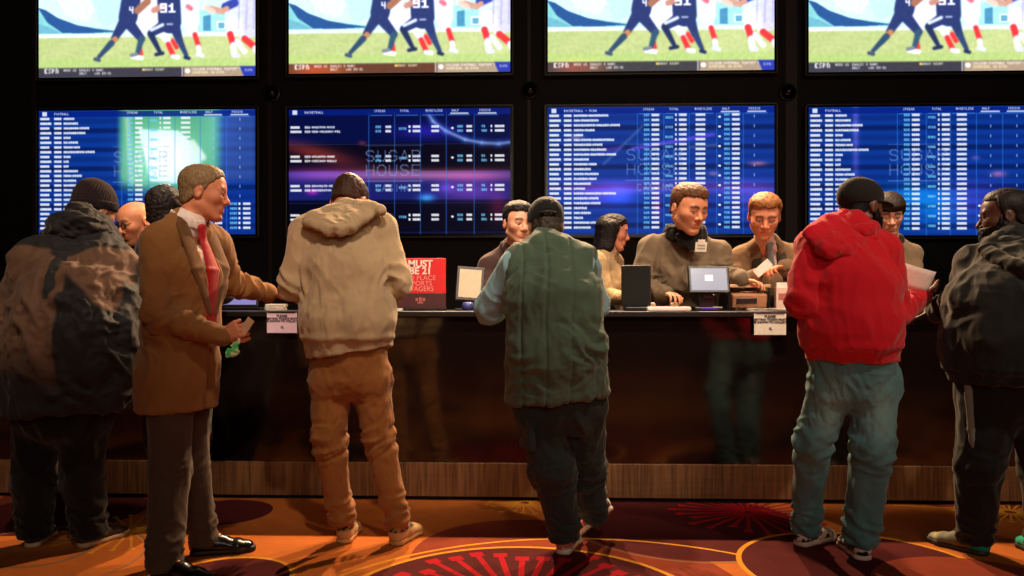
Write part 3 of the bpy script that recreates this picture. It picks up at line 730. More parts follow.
    cv.rect(X(676), Yy(236), X(680), CH, (.85, .85, .9)); cv.poly([(X(684), Yy(238)), (X(905), Yy(238)), (X(925), CH + 3), (X(684), CH + 3)], (.62, .52, .42)); cv.cap(X(698), Yy(253), X(700), Yy(253), 4.5, w)
    cv.text(X(720), y, 'COLLEGE FOOTBALL PLAYOFF TODAY', w, .85); cv.text(X(720), y + 7, 'SEMIFINAL ON ESPN', (1, .95, .7), .85)
    cv.poly([(X(905), Yy(236)), (CW + 5, Yy(236)), (CW + 5, CH + 5), (X(926), CH + 5)], (.06, .12, .60)); cv.text(X(928), y + 3, 'ESPN', w, .8, 1, 1)
    cv.blur(4); P3 = np.stack([cv.X.ravel() / 9, cv.Y.ravel() / 9, np.zeros(CW * CH)], -1); nn = (noise(P3) * .05 + noise(P3 * 3) * .03).reshape(CH, CW); return np.clip((cv.a * .90 + .13) * (1 + nn[..., None]), 0, 1)
TEAMS_F = ['OREGON', 'MISSOURI', 'OKLAHOMA STATE', 'NORTHWESTERN', 'UTAH', 'NC STATE', 'TEXAS A&M', 'MISSISSIPPI STATE', 'IOWA', 'LSU', 'UCF', 'KENTUCKY', 'PENN STATE', 'FLORIDA', 'WASHINGTON', 'TEXAS', 'GEORGIA', 'OHIO STATE', 'STANFORD', 'PITTSBURGH', 'MICHIGAN', 'VIRGINIA', 'CLEMSON', 'NOTRE DAME', 'ALABAMA']
TEAMS_B = ['EASTERN WASHINGTON', 'SAN FRANCISCO', 'MISSISSIPPI VALLEY STATE', 'SANTA CLARA', 'LAMAR', 'CAL STATE BAKERSFIELD', 'TENNESSEE STATE', 'NORTHERN ILLINOIS', 'MARYLAND EASTERN SHORE', 'DUQUESNE', 'PRAIRIE VIEW', 'GRAMBLING', 'NORTH FLORIDA', 'FLORIDA GULF', 'MILWAUKEE', 'LOYOLA', 'NORTH CAROLINA CENTRAL', 'MCNEESE STATE', 'PORTLAND STATE', 'SEATTLE', 'SAN DIEGO', 'TULSA', 'SAVANNAH STATE', 'WISCONSIN', 'DRAKE']
def board(kind):
    cv = Canvas((.04, .22, .60)); w = (.97, .98, 1.); cy = (.45, .80, .98); rnd = random.Random(kind)
    cv.put(np.clip((cv.X - 250) / 260, 0, 1) * .35, (.06, .22, .62))
    if kind == 'nba':
        cv.a[:] = (.015, .05, .26); cv.rect(0, 72, CW, 130, (.03, .02, .10)); cv.rect(0, 130, CW, 190, (.10, .12, .42)); cv.rect(0, 192, CW, CH, (.02, .02, .10))
        cv.glow(60, 92, 90, 16, (.50, .16, .08), .8, .25); cv.glow(250, 138, 170, 11, (.55, .28, .20), .9); cv.glow(400, 140, 90, 12, (.45, .15, .18), .8); cv.glow(60, 135, 90, 14, (.35, .12, .30), .9); cv.glow(380, 172, 60, 22, (.35, .12, .28), .8)
        cv.glow(50, 172, 12, 6, (.8, .1, .5), .8); cv.glow(290, 186, 16, 8, (.15, .6, .7), .8); cv.glow(330, 165, 18, 10, (.3, .2, .5), .6); cv.glow(440, 205, 20, 30, (.30, .05, .10), .8); cv.glow(290, 48, 60, 14, (.2, .1, .6), .6); cv.glow(155, 72, 8, 4, (.7, .2, .1), .6)
        pts = [(292, 10), (303, 28), (330, 48), (370, 66), (405, 73), (440, 75), (464, 72)]
        for (x0, y0), (x1, y1) in zip(pts, pts[1:]): cv.cap(x0, y0, x1, y1, 5, (.25, .40, .85), soft=14, al=.55)
        for (x0, y0), (x1, y1) in zip(pts, pts[1:]): cv.cap(x0, y0, x1, y1, 1.6, (.72, .84, 1.), soft=5, al=.85)
    else:
        for i in range(14):
            y = 18 + i * 20; cv.rect(0, y, CW, y + 10, (.02, .09, .32) if kind != 'ncaab' or i % 2 else (.03, .12, .40), .75 if i % 2 else .30)
    if kind == 'green':
        cv.put(np.clip((cv.X - 168) / 12, 0, 1) * np.clip((400 - cv.X) / 25, 0, 1) * np.clip((190 - cv.Y + (cv.X - 250) * .25) / 30, 0, 1) * .95, (.36, .70, .52)); cv.poly([(215, 40), (300, 44), (350, 90), (345, 160), (240, 150)], (.80, .95, .92), .92); cv.glow(280, 100, 70, 60, (.25, .25, .25), .8); cv.cap(330, 70, 352, 100, 7, (.85, .95, .9), soft=6); cv.cap(190, 5, 200, 150, 5, (.75, .88, .80), soft=8, al=.7); cv.glow(250, 100, 60, 60, (.2, .3, .25), .7); cv.glow(395, 40, 40, 80, (.15, .2, .3), .6)
        cv.rect(395, 0, CW, 150, (.26, .36, .66), .6, 14); cv.rect(230, 165, CW + 30, CH + 30, (.04, .18, .55), .5, 40)
    if kind == 'ncaab':
        cv.glow(250, 165, 220, 14, (.35, .10, .25), .8); cv.glow(110, 178, 60, 24, (.25, .10, .28), .9); cv.glow(150, 180, 30, 20, (.1, .2, .6), .6); cv.glow(420, 185, 60, 30, (.3, .12, .3), .7); cv.glow(430, 118, 18, 4, (.8, .3, .1), .8); cv.glow(225, 205, 8, 25, (.5, 0, .15), .7); cv.glow(340, 138, 10, 4, (.7, .3, .2), .7); cv.glow(60, 62, 14, 6, (.5, .25, .15), .8)
        cv.cap(175, 86, 340, 58, 2.6, (.45, .30, .95), soft=6); cv.cap(115, 118, 195, 40, 1.4, (.40, .50, .75), soft=4, al=.8); cv.cap(290, 84, 345, 80, 2, (.45, .5, .8), soft=5, al=.7); cv.cap(110, 90, 150, 84, 3, (.5, .25, .75), soft=6, al=.6)
    if kind == 'right':
        cv.glow(95, 40, 6, 130, (.35, .18, .30), .8); cv.glow(380, 138, 14, 6, (.8, .3, .2), .7); cv.glow(335, 105, 8, 4, (.5, .2, .3), .7); cv.glow(215, 180, 70, 18, (.0, .35, .40), .7); cv.glow(330, 190, 60, 40, (.25, .05, .25), .6); cv.glow(255, 210, 50, 30, (0, .35, .40), .6)
    cv.blur(7)
    lines = {'nba': (168, 222, 276, 330, 388), 'ncaab': (184, 238, 290, 346, 400), 'green': (178, 236, 292, 346, 402), 'right': (178, 236, 284, 336, 388)}[kind]
    for x in lines: cv.rect(x, 8, x + 1.4, CH, (.18, .50, .90), .75)
    cv.rect(0, 2, CW, 14, (.02, .12, .52), .8)
    heads = ['SPREAD', 'TOTAL', 'MONEYLINE', 'HALF', 'PERIOD']; cv.rect(8, 3, 18, 12, (.9, .93, 1), .95)
    cv.text(34, 5, {'nba': 'BASKETBALL', 'ncaab': 'BASKETBALL - NCAA', 'green': 'FOOTBALL', 'right': 'FOOTBALL'}[kind], w, 1)
    for i, x in enumerate(lines): cv.text(x + 12, 3, heads[i], w, .9); (i > 2) and cv.rect(x + 9, 10, x + 47, 13, w, .8)
    for x in lines: cv.rect(x + 4, 14, x + 50, 15.5, (.3, .6, .95), .8)
    def num(x, y, n, c=w): cv.text(x, y, ''.join(rnd.choice('0123456789') for _ in range(n)), c, 1); cv.rect(x - .5, y + .2, x + n * 4 - .5, y + 5, c, .80 if c == w else .35)
    if kind == 'nba':
        names = [('HOUSTON ROCKETS', 'NEW ORLEANS PELICANS'), ('ATLANTA HAWKS', 'CHICAGO BULLS'), ('BROOKLYN NETS', 'WASHINGTON WIZARDS'), ('DENVER NUGGETS', 'UTAH JAZZ')]
        for i, (a, b2) in enumerate(names):
            y = 36 + i * 61
            for j, t in enumerate((a, b2)):
                yy = y + j * 9; num(4, yy, 5 + j); xe = cv.text(34, yy, '%d %s' % (501 + 2 * i + j, t[:12 + 3 * j]), w, 1); cv.rect(34, yy + 1, xe - 1, yy + 4, w, .45)
                num(183, yy, 3, cy); num(204, yy, 3)
                if j == 0: num(232, yy + 4, 4, cy)
                cv.rect(252, yy, 256, yy + 5, w); num(261, yy, 4); num(300, yy, 4); num(354, yy, 3, cy); num(373, yy, 3); num(404, yy, 2 + j, cy); cv.rect(423, yy, 426, yy + 5, w); num(432, yy, 5)
            cv.cap(343, y + 6, 344, y + 6, 2.2, w)
            cv.rect(0, y + 38, CW, y + 39, (.15, .35, .75), .5)
    else:
        T = TEAMS_B if kind == 'ncaab' else TEAMS_F
        for i in range(24):
            y = 15 + i * 10.0; t = T[i % len(T)]; d = 'DEC 15' if i % 2 else '12:00 PM'
            num(4, y, 5 + (i % 2)); nx = 34; num(nx, y, 4); xe = cv.text(nx + 20, y, t, w, 1); cv.rect(nx + 20, y + .6, xe - 1, y + 4.6, w, .72)
            L = lines; num(L[0] + 14, y, 3, cy); num(L[0] + 30, y, 4)
            if i % 2 == 0: num(L[1] + 4, y + 5, 4, cy)
            cv.rect(L[1] + 24, y, L[1] + 27, y + 5, w); num(L[1] + 32, y, 4); num(L[2] + 14, y, 5)
            if kind == 'ncaab' or i > 17:
                num(L[3] + 16, y, 3, cy); num(L[3] + 32, y, 4)
                if i % 2 == 0: cv.rect(L[3] + 4, y + 5, L[3] + 9, y + 9, w)
                if kind == 'ncaab': i % 2 == 0 and cv.rect(L[4] + 22, y + 3, L[4] + 24, y + 9, (.6, .75, 1), .8)
                else: num(L[4] + 8, y, 4, cy); cv.rect(L[4] + 26, y, L[4] + 30, y + 5, w); num(L[4] + 36, y, 4)
            else:
                for xx in (L[3] + 28, L[4] + 28): i % 2 == 0 and cv.rect(xx, y + 3, xx + 2, y + 9, (.6, .75, 1), .8)
    casino_mark(cv, .50 if kind == 'nba' else .46, kind in ('nba', 'ncaab'))
    return np.clip(cv.blur(1).a, 0, 1)
def screen_material(name, strength):
    m = bpy.data.materials.new(name); m.use_nodes = True; nt = m.node_tree; b = nt.nodes['Principled BSDF']
    a = N(nt, 'ShaderNodeVertexColor', layer_name='Col'); nt.links.new(a.outputs['Color'], b.inputs['Emission Color']); b.inputs['Emission Strength'].default_value = strength
    b.inputs['Base Color'].default_value = (.004, .004, .005, 1); b.inputs['Roughness'].default_value = .35; b.inputs['Specular IOR Level'].default_value = .12; return m
def televisions():
    TW, TH, TY = 1.93, 1.115, 6.70; bz = .022
    bezel = plain('television_bezel', rgb(84, 84, 76), .35, .5); back = plain('television_back', rgb(14, 14, 15), .6)
    smU, smL = screen_material('television_picture', 1.25), screen_material('odds_picture', 1.0)
    xs = (146.5, 399, 660.5, 924); data = {}
    up_l = ['leftmost of the four upper televisions, football play above the screen with the green glow', 'second upper television from the left, football play with brown caption bar', 'third upper television from the left, football play above the basketball odds of many rows', 'rightmost upper television, football play cut by the right edge of the photo']
    lo_l = ['leftmost odds screen, football table with a green and white glow in the middle', 'basketball odds screen with only four rows and purple glow, behind grey hooded man', 'basketball odds screen full of rows with purple streak, behind the clerk with a badge', 'rightmost odds screen, plain blue football table behind man in red hoodie']
    pics = [board('green'), board('nba'), board('ncaab'), board('right')]; foot = {k: football(k) for k in ('dark', 'brown', 'grey')}
    for row in (0, 1):
        for i, px in enumerate(xs):
            py = (172.5, 171.5, 170.5, 171.0)[i] if row else (80, 76, 74.2, 74.6)[i]
            c = at(px, py, TY);
            if not row: c = c + V(0, 0, TH / 2)
            org = V(c[0], YW, c[2]); t = thing('television', lo_l[i] if row else up_l[i], 'television', org, 'odds screens in the lower row' if row else 'televisions in the upper row showing football')
            hx, hz = TW / 2, TH / 2
            H = Hard(); y0, y1 = TY - .006, TY + .034
            for sx in (-1, 1): H.box((sx * (hx - bz / 4), (y0 + y1) / 2 - YW, 0), (bz / 4, (y1 - y0) / 2, hz), .002)
            for sz in (-1, 1): H.box((0, (y0 + y1) / 2 - YW, sz * (hz - bz / 4)), (hx, (y1 - y0) / 2, bz / 4), .002)
            H.make('frame', bezel, t)
            Hard().box((0, TY + .062 - YW, 0), (hx - .06, .03, hz - .06), .01).make('housing', back, t)
            w2, h2 = hx - bz / 2 - .003, hz - bz / 2 - .003
            if row: a = pics[i]
            else: a = foot[('dark', 'brown', 'grey', 'dark')[i]]
            key = ('r', i) if row else ('u', ('dark', 'brown', 'grey', 'dark')[i])
            black = Hard().box((0, TY + .012 - YW, 0), (hx - .012, .010, hz - .012)).make('glass', plain('screen_glass', rgb(8, 8, 10), .2), t)
            if key in data:
                o = data[key].copy(); C.objects.link(o); o.parent = t
            else:
                X, Z = np.meshgrid(np.linspace(-w2 + .014, w2 - .014, CW), np.linspace(h2 - .012, -h2 + .014, CH))
                v = np.stack([X.ravel(), np.full(X.size, TY - YW), Z.ravel()], -1); idx = np.arange(CW * CH).reshape(CH, CW)
                q = np.stack([idx[:-1, :-1], idx[1:, :-1], idx[1:, 1:], idx[:-1, 1:]], -1).reshape(-1, 4)
                o = mesh_from('screen', v, q, smL if row else smU, t, False, lin(a.reshape(-1, 3) * 255)); data[key] = o
    # dome cameras on the wall between the rows
    lab = ['small black dome camera on the wall, leftmost of three', 'small black dome camera on the wall in the middle, above the dark-capped man', 'small black dome camera on the wall, rightmost of three']
    for (px, py), l in zip(((273, 94), (530, 91), (787, 93)), lab):
        c = at(px, py, YW); t = thing('dome_camera', l, 'camera', c, 'dome cameras between the screens')
        Hard().lathe((0, 0, 0), (0, -1, 0), [(0, .0), (0, .075), (.018, .075), (.026, .066), (.026, 0)]).make('base', plain('camera_base', rgb(26, 25, 25), .4), t, True)
        Hard().lathe((0, -.026, 0), (0, -1, 0), [(0, .056)] + [(.054 * math.sin(a), .056 * math.cos(a)) for a in np.linspace(.1, 1.56, 9)]).make('dome', plain('camera_dome', rgb(16, 15, 16), .12), t, True)

# ---------------------------------------------------------------- counter
ZT = 1.105
def counter():
    t = thing('betting_counter', 'long black gloss betting counter with a wooden plinth, in front of the clerks', 'counter', (0, YC, 0)); X = 6.9
    m, nt, b = mat_new('black_gloss_panel'); b.inputs['Base Color'].default_value = rgb(20, 12, 10); b.inputs['Roughness'].default_value = .10; b.inputs['Specular IOR Level'].default_value = .65; b.inputs['Coat Weight'].default_value = .1; b.inputs['Coat Roughness'].default_value = .05
    geo = N(nt, 'ShaderNodeNewGeometry'); n = N(nt, 'ShaderNodeTexNoise', i_Scale=1.3, i_Detail=2.); nt.links.new(geo.outputs['Position'], n.inputs['Vector']); bp = N(nt, 'ShaderNodeBump', i_Strength=.06, i_Distance=.02); nt.links.new(n.outputs['Fac'], bp.inputs['Height']); nt.links.new(bp.outputs[0], b.inputs['Normal'])
    Hard().box((0, .05, (.22 + ZT - .035) / 2), (X, .05, (ZT - .035 - .22) / 2), .004).make('front_panel', m, t)
    w, nt, b = mat_new('plinth_wood'); geo = N(nt, 'ShaderNodeNewGeometry'); mp = N(nt, 'ShaderNodeMapping'); mp.inputs['Scale'].default_value = (1.2, 3, 26); n = N(nt, 'ShaderNodeTexNoise', i_Scale=3.2, i_Detail=6., i_Distortion=.4)
    nt.links.new(geo.outputs['Position'], mp.inputs[0]); nt.links.new(mp.outputs[0], n.inputs['Vector'])
    mp2 = N(nt, 'ShaderNodeMapping'); mp2.inputs['Scale'].default_value = (34, 3, 1.5); n2 = N(nt, 'ShaderNodeTexNoise', i_Scale=2., i_Detail=4.); nt.links.new(geo.outputs['Position'], mp2.inputs[0]); nt.links.new(mp2.outputs[0], n2.inputs['Vector'])
    ad = N(nt, 'ShaderNodeMath', operation='MULTIPLY_ADD'); nt.links.new(n.outputs['Fac'], ad.inputs[0]); ad.inputs[1].default_value = .22; nt.links.new(n2.outputs['Fac'], ad.inputs[2])
    cr = N(nt, 'ShaderNodeValToRGB'); nt.links.new(ad.outputs[0], cr.inputs[0]); cr.color_ramp.elements[0].position = .45; cr.color_ramp.elements[0].color = rgb(92, 58, 34); cr.color_ramp.elements[1].position = .80; cr.color_ramp.elements[1].color = rgb(136, 92, 56)
    nt.links.new(cr.outputs[0], b.inputs['Base Color']); b.inputs['Roughness'].default_value = .45
    Hard().box((0, .045, .1225), (X, .06, .0975), .002).make('plinth', w, t)
    Hard().box((0, .07, .0125), (X, .05, .0125)).make('shadow_gap', plain('recess_black', rgb(12, 10, 10), .8), t)
    Hard().box((0, .255, ZT - .0175), (X, .285, .0175), .006).make('countertop', plain('dark_stone_top', rgb(26, 19, 16), .42, spec=.3), t)
    Hard().box((0, .52, .62), (X, .02, .46), .004).make('rear_panel', plain('counter_rear', rgb(30, 24, 22), .6), t)
    Hard().box((0, .30, .85), (X, .20, .01), .003).make('shelf', plain('counter_rear', rgb(30, 24, 22), .6), t)
# ---------------------------------------------------------------- things on and in front of the counter
def rotz(a): c, s = math.cos(a), math.sin(a); return np.array([[c, s, 0], [-s, c, 0], [0, 0, 1]])
def rotx_then(a, A=np.eye(3)):
    c, s = math.cos(a), math.sin(a); return np.array([[1, 0, 0], [0, c, s], [0, -s, c]]) @ A
def props():
    white = plain('white_paper', rgb(236, 226, 212), .8); wplast = plain('white_plastic', rgb(225, 214, 200), .4); blk = plain('black_plastic', rgb(18, 17, 18), .35); ink = plain('black_ink', rgb(30, 26, 28), .8)
    red = plain('red_sign_card', rgb(214, 34, 38), .45); dark = plain('dark_sign_card', rgb(72, 30, 34), .5); rose = plain('rose_print', rgb(176, 92, 88), .6); wood = plain('tan_laminate', rgb(196, 150, 108), .5)
    # age sign
    c = at(420.5, 312, YC + .28); c[2] = ZT; t = thing('counter_sign', 'red counter sign with white words MUST BE 21, standing right of grey hooded man', 'sign', c)
    w = .158; Y = 0
    Hard().box((0, 0, .060), (w, .006, .046), .002).make('base_card', dark, t); s = Hard().box((0, 0, .215), (w, .006, .109), .002).make('sign_face', red, t)
    Hard().box((0, .03, .007), (w, .045, .007), .003).make('foot', blk, t)
    o = V(*t['_org']); f = lambda z, x=0: o + V(x, -.007, z)
    lettering('MUST', f(.288), (1, 0, 0), UP, .060, white, 'lettering', s, o, bold=.0018); lettering('BE 21', f(.244), (1, 0, 0), UP, .060, white, 'lettering', s, o, bold=.0018)
    pk = plain('pale_red_print', rgb(240, 150, 140), .6)
    for k, x in enumerate(('TO PLACE', 'SPORTS', 'WAGERS')): lettering(x, f(.201 - .034 * k), (1, 0, 0), UP, .042, pk, 'lettering', s, o)
    H = Hard(); 
    for x0 in (-.022, 0, .022): H.box((x0, -.0068, .068), (.008, .0006, .014 - abs(x0) * .2))
    H.box((0, -.0068, .048), (.018, .0006, .005)); H.make('emblem', rose, t)
    # framed notice on a little easel
    c = at(470, 312, YC + .30); c[2] = ZT; t = thing('framed_notice', 'small tilted dark frame with white paper beside the red sign', 'sign', c); A = rotx_then(math.radians(-14), rotz(math.radians(6))); A = A @ np.eye(3)
    cr, sr = math.cos(math.radians(-4)), math.sin(math.radians(-4)); A = np.array([[cr, 0, sr], [0, 1, 0], [-sr, 0, cr]]) @ A
    Hard().box((0, 0, .165), (.085, .009, .108), .003, A).make('frame', plain('dark_frame', rgb(40, 24, 20), .4), t); Hard().box(V(0, 0, .165) - A[1] * .0098, (.068, .0012, .090), 0, A).make('paper', plain('cream_notice', rgb(196, 178, 150), .8), t)
    Hard().box((0, .03, .035), (.05, .04, .030), .006).box((0, .0, .006), (.09, .06, .006), .003).make('stand', blk, t)
    c = at(468, 312, YC + .20); c[2] = ZT; tag(Hard().lathe((0, 0, 0), UP, [(0, 0), (0, .035), (.03, .038), (.05, .030), (.054, .0)]).make('tape_dispenser', plain('blue_plastic', rgb(58, 62, 120), .3), None, True, (0, 0, 0)), 'small dark blue object on the counter below the framed notice', 'dispenser').location = tuple(c)
    # notices hung on the counter front
    for px0, px1, py0, py1, lab, colr in ((267, 297, 313, 333, 'white notice card on the counter front, left of grey hooded man', rgb(224, 190, 205)), (754, 786, 313.5, 335, 'white notice card on the counter front, left of man in red hoodie', rgb(232, 226, 206))):
        a = at(px0, py0, YC - .036); b = at(px1, py1, YC - .036); c = (a + b) / 2; t = thing('notice_card', lab, 'sign', c, 'notice cards hung on the counter')
        hx, hz = (b[0] - a[0]) / 2, (a[2] - b[2]) / 2; s = Hard().box((0, 0, 0), (hx, .0018, hz), .0006).make('card', plain('notice_%d' % px0, colr, .7), t)
        Hard().box((0, .0, hz + .004), (hx * .9, .006, .004), .001).make('clip', blk, t)
        f = lambda x, z: c + V(x, -.0022, z)
        lettering('PLEASE', f(0, hz * .70), (1, 0, 0), UP, .020, ink, 'lettering', t, c, bold=.0010); lettering('BETTING TICKETS MUST', f(0, hz * .42), (1, 0, 0), UP, .0165, ink, 'lettering', t, c, bold=.0009)
        lettering('BE SHOWN TO COLLECT', f(0, hz * .17), (1, 0, 0), UP, .0165, ink, 'lettering', t, c, bold=.0009); Hard().box((0, -.0022, -hz * .42), (.007, .0004, .008)).box((.008, -.0022, -hz * .52), (.004, .0004, .004)).make('emblem', plain('grey_ink', rgb(120, 110, 110), .7), t)
    # laptop beyond the suited man's arm
    c = at(241, 288, YC + .38); c[2] = ZT; t = thing('laptop', 'open laptop with a lilac screen behind the suited man\'s arm', 'laptop', c)
    A = rotx_then(math.radians(-12)); Hard().box((0, .05, .008), (.13, .085, .008), .004).make('keyboard_base', blk, t)
    sc = Hard().box((0, -.035, .115), (.130, .005, .095), .004, A).make('display_lid', blk, t)
    # tablet face shown to the customers
    Hard().box(V(0, -.035, .115) - A[1] * .0065, (.117, .001, .082), 0, A).make('screen', plain('lilac_screen', (0, 0, 0, 1), .2, emit=rgb(150, 140, 205), strength=.9), sc)
    for px, py, Y, hx, hy, lab, rz in ((276, 0, YC + .30, .055, .07, 'white paper stack on the counter at the left sleeve of the grey hooded man', .2), (394, 0, YC + .16, .035, .05, 'crumpled white slip on the counter by the grey hooded man\'s right elbow', .5), (768, 0, YC + .16, .12, .05, 'flat white papers at the counter edge above the right notice card', -.1)):
        c = at(px, 312, Y); c[2] = ZT; H = Hard(); r = random.Random(px)
        for k in range(7 if px != 276 else 18): H.box((r.uniform(-.005, .005), r.uniform(-.005, .005), .0015 + k * .0022), (hx, hy, .0009), 0, rotz(rz + r.uniform(-.12, .12)))
        o = H.make('paper_stack', white); o.location = tuple(c); tag(o, lab, 'paper')
    # point-of-sale terminal
    c = at(708, 312, YC + .17); c[2] = ZT; t = thing('sales_terminal', 'sales terminal with a pale lit screen in front of the clerk with a badge', 'terminal', c)
    A = rotx_then(math.radians(-16)); 
    Hard().box((0, .05, .012), (.085, .08, .012), .006).box((0, .05, .055), (.055, .03, .045), .012).box((0, .02, .10), (.03, .02, .03), .006).make('stand', blk, t)
    sc = Hard().box((0, -.015, .185), (.122, .012, .085), .006, A).make('display', blk, t); e = V(0, -.015, .185) - A[1] * .0128
    pa = Hard().box(e, (.106, .0008, .068), 0, A).make('screen', plain('pale_screen', (0, 0, 0, 1), .2, emit=rgb(190, 184, 196), strength=.85), sc)
    Hard().box(e - A[1] * .0012 + A[2] * .008, (.024, .0005, .019), 0, A).make('screen_logo', plain('white_logo', (0, 0, 0, 1), .2, emit=rgb(255, 250, 235), strength=1.1), pa)
    Hard().box((0, -.034, .013), (.05, .001, .004)).make('light_strip', plain('purple_light', (0, 0, 0, 1), .2, emit=rgb(96, 48, 170), strength=.8), t)
    # black monitor seen from behind, left of the badge clerk
    c = at(636, 312, YC + .19); c[2] = ZT; t = thing('monitor', 'black monitor turned from the customers in front of the clerk with a badge', 'monitor', c)
    Hard().box((0, .0, .150), (.088, .014, .125), .006, rotz(math.radians(-14))).make('panel', blk, t); Hard().box((0, .01, .012), (.07, .06, .012), .005).box((0, .02, .08), (.02, .012, .07), .004).make('stand', blk, t)
    # pale keyboard and tray
    c = at(668, 312, YC + .12); c[2] = ZT; t = thing('keyboard', 'pale keyboard lying on the counter between the two black monitors', 'keyboard', c)
    Hard().box((0, 0, .011), (.128, .055, .011), .005).make('case', wplast, t); H = Hard()
    for i in range(14):
        for j in range(4): H.box((-.115 + i * .0177, -.035 + j * .020, .024), (.0072, .0078, .004), .0015)
    H.make('keys', plain('grey_keys', rgb(190, 176, 160), .5), t)
    for px, lab in ((651, 'left of two small tan boxes behind the pale keyboard'), (674, 'right of two small tan boxes behind the pale keyboard')):
        c = at(px, 312, YC + .25); c[2] = ZT; t = thing('card_box', lab, 'box', c, 'tan card boxes behind the keyboard'); Hard().box((0, 0, .022), (.026, .02, .022), .003).make('box_body', wood, t); Hard().box((0, 0, .047), (.020, .012, .004)).make('cards', white, t)
    # receipt printer and scanner shelf
    c = at(747, 312, YC + .30); c[2] = ZT + .013; t = thing('ticket_printer', 'tan ticket printer with dark slot, right of the sales terminal', 'printer', c)
    A = rotx_then(math.radians(10)); Hard().box((0, 0, .055), (.105, .07, .044), .010, A).make('housing', plain('tan_plastic', rgb(160, 112, 76), .45), t); Hard().box((-.02, -.070, .046), (.062, .006, .018), .004).make('slot', blk, t)
    Hard().box((.0, -.03, .102), (.05, .004, .004), .001).make('cutter', plain('steel', rgb(150, 140, 130), .3, .8), t)
    c = at(747, 312, YC + .31); c[2] = ZT; t = thing('slip_shelf', 'pale shelf on posts above the ticket printer, under the clerks\' hands', 'shelf', c)
    Hard().box((0, 0, .150), (.128, .06, .010), .004).make('board', wood, t)
    for g in (-1, 1):
        for h in (-1, 1): Hard().tube((g * .120, h * .05, 0), (g * .120, h * .05, .142), .005).make('post', blk, t)
    c = at(783, 312, YC + .30); c[2] = ZT; t = thing('leaflet_holder', 'small leaflet box with pink and white cards, left of the red hoodie', 'holder', c)
    Hard().box((0, 0, .075), (.048, .022, .068), .003).make('holder_body', plain('pink_card', rgb(222, 190, 176), .6), t); Hard().box((0, -.0235, .085), (.034, .0008, .020)).make('label_print', plain('red_print', rgb(176, 96, 84), .6), t); Hard().box((0, .003, .157), (.040, .010, .016)).make('leaflets', white, t)
    c = at(694, 312, YC + .15); c[2] = ZT; 
    c = at(640, 300, YC + .8)
def lights():
    def spot(p, tgt, e, size, blend, rad, col, nm):
        l = bpy.data.lights.new(nm, 'SPOT'); l.energy = e; l.spot_size = math.radians(size); l.spot_blend = blend; l.shadow_soft_size = rad; l.color = col
        o = bpy.data.objects.new(nm, l); C.objects.link(o); o.location = p; d = V(*tgt) - V(*p)
        import mathutils; o.rotation_euler = mathutils.Vector(d).to_track_quat('-Z', 'Y').to_euler(); return o
    def area(p, tgt, e, sx, sy, col, nm):
        l = bpy.data.lights.new(nm, 'AREA'); l.shape = 'RECTANGLE'; l.size = sx; l.size_y = sy; l.energy = e; l.color = col
        o = bpy.data.objects.new(nm, l); C.objects.link(o); o.location = p; d = V(*tgt) - V(*p)
        import mathutils; o.rotation_euler = mathutils.Vector(d).to_track_quat('-Z', 'Y').to_euler(); return o
    warm = (1, .66, .38); soft = (1, .78, .58)
    for x, tx, e in ((-.9, -1.7, 900), (.35, .2, 800), (1.4, 1.5, 760)):
        spot((x, 6.42, 3.9), (tx, 3.2, .4), e, 70, .35, .035, warm, 'wall_spot')
    for x in (-2.1, -.6, .2, 1.0, 1.7, 2.6):
        spot((x, 3.55, 4.35), (x, 5.1, 1.25), 350, 32, .6, .06, soft, 'counter_downlight')
    area((1.5, -3.6, 3.6), (0, 4.0, 1.2), 80, 4.0, 1.4, (1, .82, .66), 'hall_fill')  # broad fill added behind the camera to brighten the customers' backs
    for x, tx in ((-1.2, -2.3), (-.1, -.9), (1.6, .3), (2.9, 1.9)):
        spot((x, 1.0, 4.45), (tx, 3.9, 1.72), 430, 34, .9, .07, (1, .80, .62), 'hall_downlight')
    w = bpy.data.worlds.new('world'); bpy.context.scene.world = w; w.use_nodes = True; w.node_tree.nodes['Background'].inputs[0].default_value = (.02, .014, .010, 1); w.node_tree.nodes['Background'].inputs[1].default_value = .3
def camera():
    cd = bpy.data.cameras.new('camera'); cd.sensor_width = 36; cd.lens = F_PX / 1024 * 36; cd.shift_y = (HORIZON - 288) / 1024; cd.clip_start = .05
    o = bpy.data.objects.new('camera', cd); C.objects.link(o); o.location = (0, 0, EYE); o.rotation_euler = (math.pi / 2, 0, YAW); bpy.context.scene.camera = o
    s = bpy.context.scene; s.view_settings.view_transform = 'Standard'; s.view_settings.look = 'None'; s.view_settings.exposure = 0; s.view_settings.gamma = 1; s.view_settings.use_curve_mapping = False
# ---------------------------------------------------------------- the people, one function each
GC = 'customers standing at the counter'; GS = 'clerks behind the counter'
def foot(px, py, d, L=.29, z=0.0, lift=0.0):
    h = ground(px, py, z); d = unit(V(d[0], d[1], 0)); t = h + d * L; return h, t, h + d * (L * .22) + UP * .10
def toeJ(t): return t * 1.0 + UP * .02
def hem_cut(S, p, n=(0, 0, -1)): S.plane(p, n); return S
def rib(z0, width, n, centre, depth=.002):
    """ribbed band near a hem height"""
    def fn(v):
        a = np.arctan2(v[:, 1] - centre[1], v[:, 0] - centre[0]); m = sstep(v[:, 2], z0 + width + .02, z0 + width - .005)
        m = 1 - sstep(v[:, 2], z0 + width - .004, z0 + width + .012)
        return m * (depth * np.sin(a * n) - .006) + .006 * np.exp(-((v[:, 2] - z0 - width - .022) / .016) ** 2)
    return fn
def add(*fs): return lambda v: sum(f(v) for f in fs)
